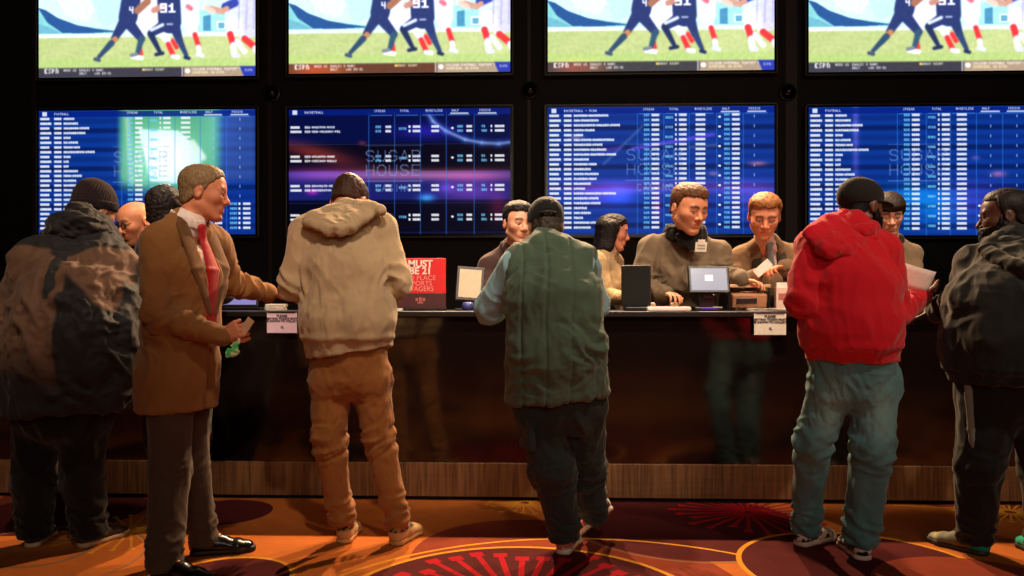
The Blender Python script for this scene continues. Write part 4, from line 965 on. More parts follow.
def pocket_relief(cs, w=.058, h=.062):
    def fn(v):
        d = np.zeros(len(v))
        for c in cs:
            x = np.abs(v[:, 0] - c[0]); z = v[:, 2] - c[2]; lowz = -h - .02 * (1 - x / w); e = np.maximum.reduce([x - w, z - h, lowz - z])
            d += (.004 * (1 - sstep(e, -.002, .004)) - .003 * np.exp(-((e + .008) / .003) ** 2)) * (v[:, 1] < c[1] + .06)
        return d
    return fn
def front_of(J):
    lat = unit(J['sr'] - J['sl']); return lat
def trousers(p, mat, rl, rr, cut=.05, name='trousers', disp=None, g=.008, colour=None, cutn=(0, 0, -1)):
    """rl, rr: (hip, knee, ankle) radii of either leg"""
    J, B = p.J, p.B; S = Shape(); hl = unit(J['hr'] - J['hl'])
    S.limb(J['pelvis'] - UP * .04, J['pelvis'] * .4 + J['waist'] * .6, (B['hip'][0] + g, B['hip'][1] + g), (B['waist'][0] + g, B['waist'][1] + g), e1=hl, k=0)
    for x, r in (('l', rl), ('r', rr)):
        h, k, a = J['h' + x], J['k' + x], J['a' + x]
        S.limb(h, k, r[0], r[1], k=.035); m = a + UP * (-.03); S.limb(k, m, r[1], r[2], k=.03)
        kk = unit(k - h); S.ball(h - UP * .02 - unit(np.cross(hl, UP)) * -.0, r[0] * 1.02, k=.03)
    S.plane((0, 0, J.get('cutz', cut)), cutn)
    return p.part(name, S, mat, .007, disp=disp, colour=colour)
def knee_folds(J, seed=0, A=.006, ank=.008):
    c = []
    for x in 'lr':
        k, a, h = J['k' + x], J['a' + x], J['h' + x]
        c.append((k, .11, unit(a - h) + V(.25, .1, 0), .042, A)); c.append((a + UP * .04, .10, UP + V(.3, 0, 0), .034, ank)); c.append(((k + h) / 2 + UP * .12, .10, UP + V(.6 if x == 'l' else -.6, 0, 0), .05, A * .7))
    return c
def sleeve_folds(J, A=.007, wl=.04, which='lr'):
    c = []
    for x in which:
        c.append((J['e' + x], .12, unit(J['w' + x] - J['s' + x]) + UP * .1, wl, A)); c.append(((J['w' + x] + J['e' + x]) / 2, .09, unit(J['w' + x] - J['e' + x]), wl * .8, A * .8))
    return c
def base_B(**k):
    B = dict(hip=(.165, .115), waist=(.155, .110), chest=(.175, .120), arm=.050, thigh=.085, calf=.058); B.update(k); return B
SK_PALE = lin((222, 160, 128)); SK_WARM = lin((206, 138, 104)); SK_DARK = lin((104, 64, 46)); SK_DARK2 = lin((92, 58, 44)); SK_TAN = lin((196, 134, 102))

def hoodie_shape(J, B, g, hem, hemn=(0, 0, -1), fat=1.15, gw=None):
    S = Shape(); torso(S, J, B, g=g - .006); arms(S, J, B, g=g - .010, fat=fat)
    S.plane(hem, hemn)
    return S
def hood_down(p, mat, Lc, Rc, low, top, r=.04, name='hood', h=.006, seed=1.):
    """a hood lying flat on the upper back: a soft triangle from the shoulders to the low point, its rolled rim round the neck"""
    S = Shape(); lat = unit(Rc - Lc); f = unit(np.cross(UP, lat)) * -1; TL = Lc * .42 + top * .58 - lat * .015; TR = Rc * .42 + top * .58 + lat * .015
    edge = [Lc, TL, top, TR, Rc]
    for i in range(4):
        for t in (0, .5):
            a = edge[i] * (1 - t) + edge[i + 1] * t; b = a * .25 + low * .75; S.limb(a, b, (r * .95, r * .62), (r * .85, r * .55), e1=lat, k=.022)
    S.limb(low + UP * .02, low, (r * .8, r * .5), (r * .55, r * .42), e1=lat, k=.03)
    S.chain(edge, [r * .55, r * .72, r * .66, r * .72, r * .55], k=.014)
    o = np.cross(lat, UP) * -1 * 0 + V(0, -1, 0) * (r * .62); q = lambda a, b, t: a * (1 - t) + b * t
    S.chain([q(Lc, low, .10) + o + UP * .018, q(Lc, low, .62) + o + UP * .022, low + o + UP * .034, q(Rc, low, .62) + o + UP * .022, q(Rc, low, .10) + o + UP * .018], [.006, .009, .008, .009, .006], k=.012, op='-')
    S.chain([TL + o - UP * .022, top + o - UP * .030, TR + o - UP * .022], [.006, .010, .006], k=.014, op='-')
    return p.part(name, S, mat, h, disp=folds(.006, [(low + UP * .03, .09, (1, 0, .4), .035, .004)], (3, 3, 5), seed))

def jacket_man():
    Y = 3.70; lh, lt, la = foot(30, 549, (-.25, 1)); rh, rt, ra = foot(78, 549, (.35, 1))
    J = dict(head=at(94, 214, 4.0), neck=at(88, 236, 3.84), sl=at(38, 266, 3.72), sr=at(115, 274, 3.76), chest=at(78, 300, 3.66), waist=at(74, 350, 3.64), pelvis=at(62, 402, 3.70),
             el=at(20, 325, 3.72), er=at(128, 322, 3.82), wl=at(40, 318, 4.15), wr=at(104, 312, 4.15), hl=at(40, 412, 3.70), hr=at(84, 412, 3.72), kl=at(34, 480, 3.74), kr=at(83, 480, 3.76), al=la, ar=ra, tl=lt, tr=rt)
    B = base_B(hip=(.20, .16), waist=(.21, .17), chest=(.21, .15), arm=.062, thigh=.10, calf=.07)
    H = Head(J['head'], (.45, .9), .35, size=1.02)
    p = Person('man in black beanie and bulky brown and black winter coat at the photo\'s left edge', J, B, H, SK_TAN, lh * .5 + rh * .5, GC, brow=lin((40, 30, 25)),
               hands=[(J['wl'], (0.2, 1, -.1), (0, 0, -1), -1, {}), (J['wr'], (0, 1, -.1), (0, 0, -1), 1, {})])
    p.eyes()
    p.hair('hair', hair_mat('hair_darkbrown', rgb(38, 28, 24)), .006, line=((.1, .2), (0, .0), (-.02, -.03), (-.12, -.075)))
    # beanie with a folded brim
    K = Shape(); skull(K, H); K2 = Shape(); k = H.s
    K2.ball(H.p(0, -.016, .060), np.array((.088, .110, .098)) * k, H.A, k=0); K2.ball(H.p(0, -.03, .11), np.array((.060, .075, .060)) * k, H.A, k=.04)
    K2.plane(H.p(0, 0, .028), -(H.U * 1 - H.F * .32))
    bn = p.part('beanie', K2, cloth('beanie_knit', rgb(42, 28, 30), scale=500, bump=.6), .005, disp=lambda v: .0022 * np.sin(np.arctan2(H.q(v)[:, 1], H.q(v)[:, 0]) * 46) + .003 * noise(v * 18))
    K3 = Shape(); K3.ball(H.p(0, -.016, .055), np.array((.095, .117, .104)) * k, H.A, k=0); K3.plane(H.p(0, 0, .020), -(H.U - H.F * .32)); K3.plane(H.p(0, 0, .066), (H.U - H.F * .32), k=.01)
    p.part('folded_brim', K3, cloth('beanie_brim', rgb(34, 24, 26), scale=500, bump=.6), .005, disp=lambda v: .0022 * np.sin(np.arctan2(H.q(v)[:, 1], H.q(v)[:, 0]) * 46), parent=bn)
    # coat
    S = Shape(); g = .035
    torso(S, J, dict(B, chest=(.22, .16), waist=(.235, .18), hip=(.235, .19)), g=g); arms(S, J, B, g=.042, fat=1.15)
    S.limb(at(78, 330, 3.62), at(66, 408, 3.70), (.285, .21), (.300, .23), k=.05)
    S.limb(J['sl'] + V(.04, 0, .02), J['neck'] - UP * .02, .11, .105, k=.06); S.limb(J['sr'] + V(-.04, 0, .02), J['neck'] - UP * .02, .11, .10, k=.06)
    S.plane(at(40, 410, 3.7), (0.05, 0, -1))
    cb, cd = lin((98, 68, 48)), lin((22, 19, 20)); org = J['chest']
    def colour(v):
        x = v[:, 0] - org[0]; z = v[:, 2] - org[2]; n = noise(v * 5)
        yoke = sstep(z + .05 * noise(v * 7 + 3) - .25 * np.abs(x + .02), .185, .20)          # black yoke over the shoulders
        strip = (1 - sstep(np.abs(x + .018 + (z - .1) * .10), .018, .024)) * sstep(z, .0, .01)
        slant = sstep(x, .035, .055) * (1 - sstep(z + (x - .05) * .9 + .03 * n, .10, .125))
        low = 1 - sstep(z + .05 * n, -.42, -.20); side = sstep(x, .23, .25)  # low: shade towards the hem, painted as a fade to black
        k = np.clip(np.maximum.reduce([yoke, strip, slant, low, side]), 0, 1)
        return mixc(np.repeat(cb[None], len(v), 0) * (1 + .12 * n)[:, None], cd, k)
    coat = p.part('coat', S, cloth('coat_nylon', (1, 1, 1), .78, 200, .15, .1, .1, .35, attr=True), .008, colour=colour,
           disp=folds(.014, [(at(60, 320, 3.5), .25, (.8, 0, .6), .085, .012), (at(100, 300, 3.5), .2, (.7, 0, -.7), .07, .010), (J['el'], .15, UP, .06, .012), (J['er'], .15, UP + V(.5, 0, 0), .06, .012), (at(110, 370, 3.6), .18, (.9, 0, .4), .07, .010)], (3, 3, 2), 3))
    # thick folded collar and hood roll round the neck
    S = Shape(); a, b = at(60, 240, 3.74), at(122, 246, 3.86)
    S.chain([at(46, 248, 3.74), at(66, 228, 3.74), at(86, 224, 3.76), at(106, 244, 3.82), at(124, 264, 3.84)], [.05, .068, .066, .052, .040], k=.03)
    S.chain([at(58, 236, 3.72), at(80, 214, 3.80), at(100, 222, 3.88)], [.04, .045, .035], k=.03)
    S.chain([at(62, 238, 3.74), at(78, 240, 3.98), at(98, 250, 4.06), at(118, 258, 3.95)], [.05, .05, .045, .035], k=.03)
    p.part('collar', S, cloth('coat_collar', rgb(30, 25, 25), .7, 200, .2), .007, disp=folds(.009, [(at(85, 228, 3.74), .2, (.3, 0, 1), .035, .007)], (3, 3, 8), 5), parent=coat)
    trousers(p, cloth('black_trousers', rgb(13, 12, 12)), (.110, .088, .072), (.110, .088, .072), .045, disp=folds(.006, knee_folds(J), (4, 4, 1.5), 9))
    sm = (plain('brown_leather', rgb(56, 40, 32), .5), plain('pale_rubber', rgb(190, 160, 128), .6), plain('dark_lace', rgb(30, 26, 24), .8))
    shoe(p.root, 'shoe', lh, lt, sm); shoe(p.root, 'shoe', rh, rt, sm)

def suit_man():
    lh, lt, la = foot(150, 579, (.93, -.15), .30); rh = ground(188, 556); rt = rh + unit(V(.95, .35, 0)) * .30; ra = rh + unit(V(.95, .35, 0)) * .07 + UP * .1
    J = dict(neck=at(186, 226, 3.48), sl=at(160, 246, 3.36), sr=at(215, 247, 3.72), chest=at(186, 275, 3.49), waist=at(182, 325, 3.48), pelvis=at(178, 378, 3.49),
             el=at(156, 316, 3.30), er=at(230, 283, 3.84), wl=at(221, 336, 3.36), wr=at(267, 293, 3.98), hl=at(170, 388, 3.42), hr=at(189, 388, 3.58), kl=at(170, 472, 3.42), kr=at(190, 470, 3.60), al=la, ar=ra, tl=lt, tr=rt)
    B = base_B(hip=(.165, .130), waist=(.155, .130), chest=(.175, .125), arm=.052, thigh=.088, calf=.058)
    J['head'] = at(203, 195, 3.52); H = Head(J['head'], (.93, .22), .12, size=1.0)
    p = Person('grey-haired man in brown suit and red tie seen in profile, holding a paper slip', J, B, H, lin((206, 128, 92)), rh * .4 + lh * .6, GC, brow=lin((120, 90, 60)), full=.96,
               hands=[(J['wl'], (.85, .05, .35), (.2, .9, .1), -1, dict(curl=80, thumb=.9)), (J['wr'], (.9, .35, -.05), (0, 0, -1), 1, dict(curl=20))])
    p.eyes((0, 1, -.2))
    gm = hair_mat('hair_sandy_grey', rgb(128, 100, 68))
    p.hair('hair', gm, .006, line=((.10, .105), (.07, .085), (.045, .055), (.02, .02), (-.02, -.005), (-.05, -.045), (-.12, -.062)), top=.004)
    # shirt, tie
    S = Shape(); torso(S, J, B, g=-.002, low=True); S.plane(J['waist'] - UP * .02, (0, 0, -1)); nb = J['neck']
    S.chain([nb - UP * .01, H.p(0, -.028, -.085)], [.068, .064], k=.02); S.plane(H.p(0, -.02, -.088), H.U * 1 + H.F * .25)
    shirt = p.part('shirt', S, cloth('white_shirt', rgb(232, 208, 196), .8, 600, .1, .05), .006, disp=folds(.002, (), (4, 4, 4), 2))
    lat = unit(J['sr'] - J['sl']); F = unit(np.cross(lat, UP)); md = (J['sl'] + J['sr']) / 2
    fr = lambda z, s=0., o=0.: V(*(J['neck'] * 1.0)) * 0 + (J['chest'] * V(1, 1, 0)) + UP * z + F * (B['chest'][1] + .004 + o) + lat * s
    zt = J['neck'][2]
    K = Shape(); cf = H.p(0, .028, -.118)
    K.chain([J['neck'] + UP * .0 - F * .02 + lat * .0, J['neck'] + F * .06 - UP * .01], [.02, .02], k=0)
    C2 = Shape(); pts = []
    for a in np.linspace(-2.75, 2.75, 15):
        q = J['neck'] + UP * (.030 - .030 * math.cos(a) * 1) + (F * math.cos(a) * .068 + lat * math.sin(a) * .066) + F * .01; pts.append(q)
    C2.chain(pts, [(.020, .006)] * len(pts), e1=UP, k=.006)
    p.part('shirt_collar', C2, cloth('white_shirt', rgb(232, 208, 196)), .005, parent=shirt)
    T = Shape(); a0 = J['neck'] + F * .085 - UP * .030; a1 = J['chest'] + F * (B['chest'][1] + .016) + UP * .02; a2 = J['waist'] + F * (B['waist'][1] + .018)
    T.limb(a0 + UP * .02, a0 - UP * .02, (.026, .017), (.018, .014), e1=lat, k=0); T.limb(a0 - UP * .02, a1, (.020, .010), (.042, .011), e1=lat, k=.008); T.limb(a1, a2, (.042, .011), (.046, .011), e1=lat, k=.006)
    p.part('tie', T, cloth('red_tie', rgb(176, 18, 28), .5, 500, .2, .06, .3), .005)
    # jacket with an open front
    S = Shape(); BJ = dict(B, hip=(.170, .150), waist=(.158, .138), chest=(.180, .134)); torso(S, J, BJ, g=.010)
    arms(S, J, B, g=.012, fat=1.12, which='lr')
    S.limb(J['pelvis'] + UP * .02, J['pelvis'] - UP * .12, (.182, .158), (.188, .164), e1=lat, k=.04)
    for x in ('sl', 'sr'): S.limb(J['neck'] - UP * .015, J[x] + UP * .03, .07, .05, k=.05)
    S.ball(J['neck'] + UP * .03 + F * .05, (.075, .085, .07), k=.01, op='-')
    v0 = J['neck'] + F * .13 - UP * .03; v1 = J['waist'] + F * .19 + UP * .05; S.limb(v0, v1, (.075, .085), (.012, .05), e1=lat, k=.006, op='-')
    S.limb(v1, J['pelvis'] - UP * .14 + F * .19, (.010, .05), (.035, .06), e1=lat, k=.005, op='-')
    for x, w in (('l', J['wl']), ('r', J['wr'])): pass
    S.plane((0, 0, .755), (0.04, .0, -1))
    jm = cloth('brown_suit_wool', rgb(140, 92, 48), .85, 420, .25, .12)
    jacket = p.part('jacket', S, jm, .0065, disp=folds(.006, sleeve_folds(J, .007) + [(at(150, 330, 3.35), .14, (.5, 0, 1), .06, .005), (J['sl'] + V(0, 0, -.09), .09, (1, 0, .5), .05, .003)], (3, 3, 1.6), 8))
    LP = Shape()
    for g in (-1, 1):
        b0 = J['neck'] - F * .045 + lat * g * .03 + UP * .035; b1 = J['neck'] + F * .045 + lat * g * .085 + UP * .01; b2 = J['chest'] + F * (BJ['chest'][1] - .004) + lat * g * .088 + UP * .03; b3 = v1 - F * .032 + lat * g * .018
        LP.limb(b0, b1, (.012, .020), (.014, .026), e1=F, k=.01); LP.limb(b1, b2, (.036, .011), (.045, .011), e1=lat, k=.01); LP.limb(b2, b3, (.045, .011), (.010, .009), e1=lat, k=.01)
    LP.limb(J['neck'] - F * .06 + lat * .04 + UP * .035, J['neck'] - F * .06 - lat * .04 + UP * .035, .016, .016, k=.02)
    p.part('lapels', LP, cloth('brown_suit_lapel', rgb(112, 74, 42), .85, 420, .25, .1), .006, parent=jacket)
    for g, w, e in ((0, J['wl'], J['el']), (1, J['wr'], J['er'])):
        Cf = Shape(); d = unit(w - e); Cf.limb(w - d * .02, w + d * .006, .034, .034, k=0); Cf.plane(w + d * .012, d); p.part('shirt_cuff', Cf, cloth('white_shirt', rgb(232, 208, 196)), .005, parent=shirt)
    Hd = Hard(); e = J['sl'] * .0
    trousers(p, cloth('grey_brown_trousers', rgb(74, 58, 46), .85, 420), (.098, .084, .070), (.092, .078, .060), .045, disp=folds(.003, knee_folds(J, A=.004, ank=.006), (4, 4, 1), 12), g=-.014)
    sm = (plain('black_leather', rgb(16, 13, 13), .25), plain('black_rubber', rgb(14, 12, 12), .6), plain('dark_lace', rgb(30, 26, 24), .8))
    shoe(p.root, 'shoe', lh, lt, sm); shoe(p.root, 'shoe', rh, rt, sm)
    # slip and banknotes in the right hand: things of their own
    c = at(246, 327, 3.36); M = Hard().box((0, 0, 0), (.017, .0012, .044), .0004, rotx_then(.2, np.array([[.80, 0, .6], [0, 1, 0], [-.6, 0, .80]]).T)).make('paper_slip', plain('cream_paper', rgb(222, 178, 138), .8)); M.location = tuple(c); tag(M, 'small cream paper slip in the brown-suited man\'s hand', 'paper')
    c = at(231, 352, 3.36); K = Shape(); r = random.Random(4); o = V(*c)
    for i in range(5): K.limb(o + V(r.uniform(-.025, .02), r.uniform(-.012, .012), r.uniform(-.018, .02)), o + V(r.uniform(0, .035), r.uniform(-.012, .012), r.uniform(-.018, .022)), (.022, .006), (.020, .005), e1=V(r.uniform(-1, 1), .2, r.uniform(-1, 1)), k=.006)
    K.limb(o + V(.005, .01, .02), at(239, 341, 3.37), (.014, .006), (.010, .005), k=.008)
    cg, cw = lin((60, 190, 90)), lin((206, 214, 160)); m = solid('folded_banknotes', K, .0035, plainattr2(), None, colour=lambda v: mixc(np.repeat(cg[None], len(v), 0), cw, sstep(noise(v * 60 + 3), -.05, .15)), origin=o, disp=lambda v: .002 * noise(v * 70)); m.location = tuple(o)
    tag(m, 'crumpled green and white banknotes below the brown-suited man\'s fist', 'banknotes')
def plainattr2():
    if 'pattr2' in _mats: return _mats['pattr2']
    m, nt, b = mat_new('printed_paper'); a = N(nt, 'ShaderNodeVertexColor', layer_name='Col'); nt.links.new(a.outputs['Color'], b.inputs['Base Color']); b.inputs['Roughness'].default_value = .7; _mats['pattr2'] = m; return m

def grey_hoodie_man():
    lh, lt, la = foot(343, 545, (-.05, 1)); rh, rt, ra = foot(393, 547, (.30, 1))
    J = dict(neck=at(345, 215, 3.86), sl=at(307, 233, 3.84), sr=at(380, 231, 3.86), chest=at(346, 270, 3.80), waist=at(348, 320, 3.76), pelvis=at(350, 365, 3.80),
             el=at(294, 284, 3.76), er=at(397, 282, 3.80), wl=at(306, 296, 4.20), wr=at(384, 300, 4.30), hl=at(331, 376, 3.80), hr=at(370, 376, 3.82), kl=at(329, 440, 3.80), kr=at(379, 438, 3.84), al=la, ar=ra, tl=lt, tr=rt)
    J['al'] = la + V(-.008, -.01, 0); J['head'] = at(348, 203, 4.02)
    B = base_B(hip=(.180, .13), waist=(.175, .13), chest=(.185, .125), arm=.052, thigh=.088)
    H = Head(J['head'], (.12, 1), .75, size=1.08)
    p = Person('man in light grey-beige hooded sweatshirt and brown jeans, back turned, head bowed', J, B, H, lin((206, 130, 96)), lh * .5 + rh * .5, GC, brow=lin((90, 60, 40)),
               hands=[(J['wl'], (.1, 1, -.15), (0, 0, -1), -1, {}), (J['wr'], (-.1, 1, -.15), (0, 0, -1), 1, {})])
    p.eyes()
    p.hair('hair', hair_mat('hair_brown', rgb(66, 40, 26)), .008, line=((.10, .082), (.06, .060), (.02, .022), (-.02, .0), (-.06, -.035), (-.12, -.05)), top=.006)
    hem = at(347, 353, 3.72); S = hoodie_shape(J, dict(B, waist=(.195, .15), chest=(.195, .14), hip=(.185, .145)), .020, hem, unit(V(.13, 0, -1)), 1.22)
    m = cloth('beige_fleece', rgb(180, 152, 116), .95, 300, .35, .12, .35)
    top = p.part('hooded_sweatshirt', S, m, .007, disp=add(folds(.008, sleeve_folds(J, .011, .045) + [(at(330, 330, 3.6), .16, (1, 0, -.3), .07, .005), (J['sl'] + V(.05, 0, -.1), .12, (1, 0, .6), .06, .004), (J['sr'] + V(-.05, 0, -.1), .12, (1, 0, -.6), .06, .004)], (3, 3, 1.2), 4), rib(hem[2] + .0, .055, 90, J['pelvis'])))
    hood_down(p, m, at(309, 220, 3.73), at(381, 211, 3.74), at(340, 232, 3.64), at(350, 206, 3.84), .040)
    trousers(p, cloth('brown_denim', rgb(146, 92, 44), .85, 260, .4, .2), (.096, .072, .050), (.094, .066, .052), .078, disp=folds(.006, knee_folds(J, A=.009, ank=.010), (4, 4, 1.4), 6), g=-.002)
    # belt loops band
    sm = (cloth('dark_canvas', rgb(44, 36, 30), .8), plain('tan_rubber', rgb(196, 148, 92), .6), plain('pale_lace', rgb(196, 184, 160), .8))
    tan, dk = lin((190, 146, 92)), lin((40, 32, 26))
    for h_, t_ in ((lh, lt), (rh, rt)):
        def colour(v, h_=h_): return mixc(np.repeat(tan[None], len(v), 0), dk, sstep(v[:, 2], .062, .068) * (1 - .5 * sstep(noise(v * 45), .0, .1)))
        shoe(p.root, 'shoe', h_, t_, (cloth('two_tone_canvas', (1, 1, 1), .8, attr=True), sm[1], sm[2]), colour=colour, hi=.105, w=1.05)

def vest_man():
    lh, lt, la = foot(562, 556, (.25, 1)); rt = ground(583, 535); rh = at(613, 510, 3.92)
    J = dict(neck=at(547, 247, 3.62), sl=at(516, 268, 3.56), sr=at(586, 267, 3.60), chest=at(554, 300, 3.52), waist=at(557, 350, 3.52), pelvis=at(559, 392, 3.58),
             el=at(490, 308, 3.66), er=at(596, 305, 3.78), wl=at(500, 304, 4.15), wr=at(586, 306, 4.2), hl=at(537, 402, 3.58), hr=at(580, 402, 3.60), kl=at(552, 470, 3.62), kr=at(584, 468, 3.82), al=la, tl=lt)
    J['ar'] = at(594, 506, 3.96); J['tr'] = rt + UP * .03; J['head'] = at(546, 227, 3.74)
    B = base_B(hip=(.185, .135), waist=(.185, .14), chest=(.19, .135), arm=.050, thigh=.092)
    H = Head(J['head'], (-.10, 1), .40, size=.98)
    p = Person('man in dark cap and dark green quilted vest, back turned, one foot crossed behind', J, B, H, lin((205, 140, 110)), lh, GC, brow=lin((120, 110, 100)),
               hands=[(J['wl'], (.2, 1, -.1), (0, 0, -1), -1, {}), (J['wr'], (-.1, 1, -.1), (0, 0, -1), 1, {})])
    p.eyes()
    p.hair('hair', hair_mat('hair_greying', rgb(66, 56, 46)), .012, line=((.10, .2), (.05, .06), (.0, -.02), (-.05, -.10), (-.12, -.10)), rough=.005)
    k = H.s; K = Shape(); K.ball(H.p(0, -.014, .046), np.array((.086, .108, .094)) * k, H.A, k=0); K.ball(H.p(0, .02, .06), np.array((.078, .08, .08)) * k, H.A, k=.03); K.plane(H.p(0, -.02, .008), -(H.U - H.F * .12))
    K.ball(H.p(0, -.125, .016), np.array((.026, .03, .016)) * k, H.A, k=.003, op='-')
    cap = p.part('cap', K, cloth('dark_green_cap', rgb(23, 25, 24), .8, 350, .3), .005, disp=lambda v: -.0015 * np.exp(-(np.sin(np.arctan2(H.q(v)[:, 0], H.q(v)[:, 1]) * 3) / .06) ** 2))
    BR = Shape(); BR.ball(H.p(0, .105, .012), np.array((.068, .075, .010)) * k, H.ax(-.25), k=0); p.part('brim', BR, cloth('dark_green_cap', rgb(23, 25, 24)), .005, parent=cap)
    ST = Shape(); ST.chain([H.p(x, -.020 - math.sqrt(max(0, 1 - (x / .088) ** 2)) * .106, .014) for x in (-.035, -.018, 0, .018, .035)], [(.005, .008)] * 5, e1=H.U, k=0); p.part('strap', ST, plain('strap_dark', rgb(60, 52, 40), .6), .004, parent=cap)
    # light blue sweater with sleeves
    S = Shape(); torso(S, J, B, g=.002); arms(S, J, B, g=.016, fat=1.15, which='l'); arms(S, J, B, g=.004, fat=1.1, which='r'); S.plane(J['pelvis'] + UP * .05, (0, 0, -1))
    p.part('sweater', S, cloth('pale_blue_knit', rgb(142, 178, 184), .9, 300, .3), .007, disp=folds(.006, sleeve_folds(J, .009, .04), (3, 3, 1.5), 14))
    S = Shape(); BV = dict(B, hip=(.200, .165), waist=(.195, .158), chest=(.198, .148)); torso(S, J, BV, g=.016)
    S.limb(J['pelvis'] + UP * .05, J['pelvis'] - UP * .04, (.218, .175), (.222, .180), e1=unit(J['sr'] - J['sl']), k=.04)
    for x in ('sl', 'sr'): S.limb(J['neck'] - UP * .02, J[x] + UP * .022, .070, .052, k=.05)
    lat = unit(J['sr'] - J['sl'])
    for x, g in (('sl', -1), ('sr', 1)): S.plane(J[x] + lat * g * .050, lat * g + V(0, 0, .05), k=.03)
    S.chain([J['neck'] + V(-.06, 0, .005), J['neck'] + V(-.045, -.06, .012), J['neck'] + V(.045, -.06, .012), J['neck'] + V(.06, 0, .005)], [.026] * 4, k=.02)
    S.plane(at(559, 400, 3.5), unit(V(.10, 0, -1)))
    gl, gd = lin((74, 92, 76)), lin((60, 60, 52)); c0 = J['chest']
    def quilt(v):
        x = v[:, 0] - c0[0] + .02 * noise(v * 3); y = v[:, 1] - c0[1]; s = (x + .035) / .105
        gr = np.exp(-((s - np.round(s)) * .105 / .006) ** 2); return -.010 * gr * (y < .05) + .0035 * np.cos((s - np.round(s)) * math.pi)
    vest = p.part('vest', S, cloth('green_quilted_vest', rgb(80, 100, 82), .75, 320, .35, .2, .25), .0065, disp=add(quilt, folds(.009, [(at(590, 340, 3.4), .14, (.5, 0, 1), .06, .010), (at(525, 375, 3.4), .14, (-.4, 0, 1), .07, .008), (at(545, 270, 3.4), .12, (.3, 0, 1), .06, .004)], (3, 3, 2), 17)))
    trousers(p, cloth('dark_green_cargo', rgb(42, 52, 48), .85, 300, .4), (.106, .090, .062), (.106, .088, .062), .065, disp=folds(.009, knee_folds(J, A=.010, ank=.012) + [(at(575, 440, 3.5), .16, (.8, 0, .5), .06, .008)], (3, 3, 1), 21), g=.008)
    PK = Shape(); PK.slab(at(527, 432, 3.53) + V(0, .0, 0), (.014, .07, .075), rnd=.012, axes=rotz(.35)); 
    p.part('cargo_pocket', PK, cloth('dark_green_cargo', rgb(42, 52, 48)), .006, disp=folds(.003, (), (4, 4, 4), 3))
    up2 = plainattr2(); pk, wt = lin((196, 110, 96)), lin((222, 206, 184))
    def colour(v): return mixc(np.repeat(wt[None], len(v), 0), pk, sstep(noise(v * 16 + 2), .0, .06))
    sm = (cloth('white_pink_mesh', (1, 1, 1), .8, attr=True), plain('white_rubber', rgb(228, 200, 176), .6), plain('pale_lace', rgb(196, 184, 160), .8))
    shoe(p.root, 'shoe', lh, lt, sm, colour=colour); shoe(p.root, 'shoe', rh, rt, sm, up=unit(V(-.55, .30, .75)), colour=colour)

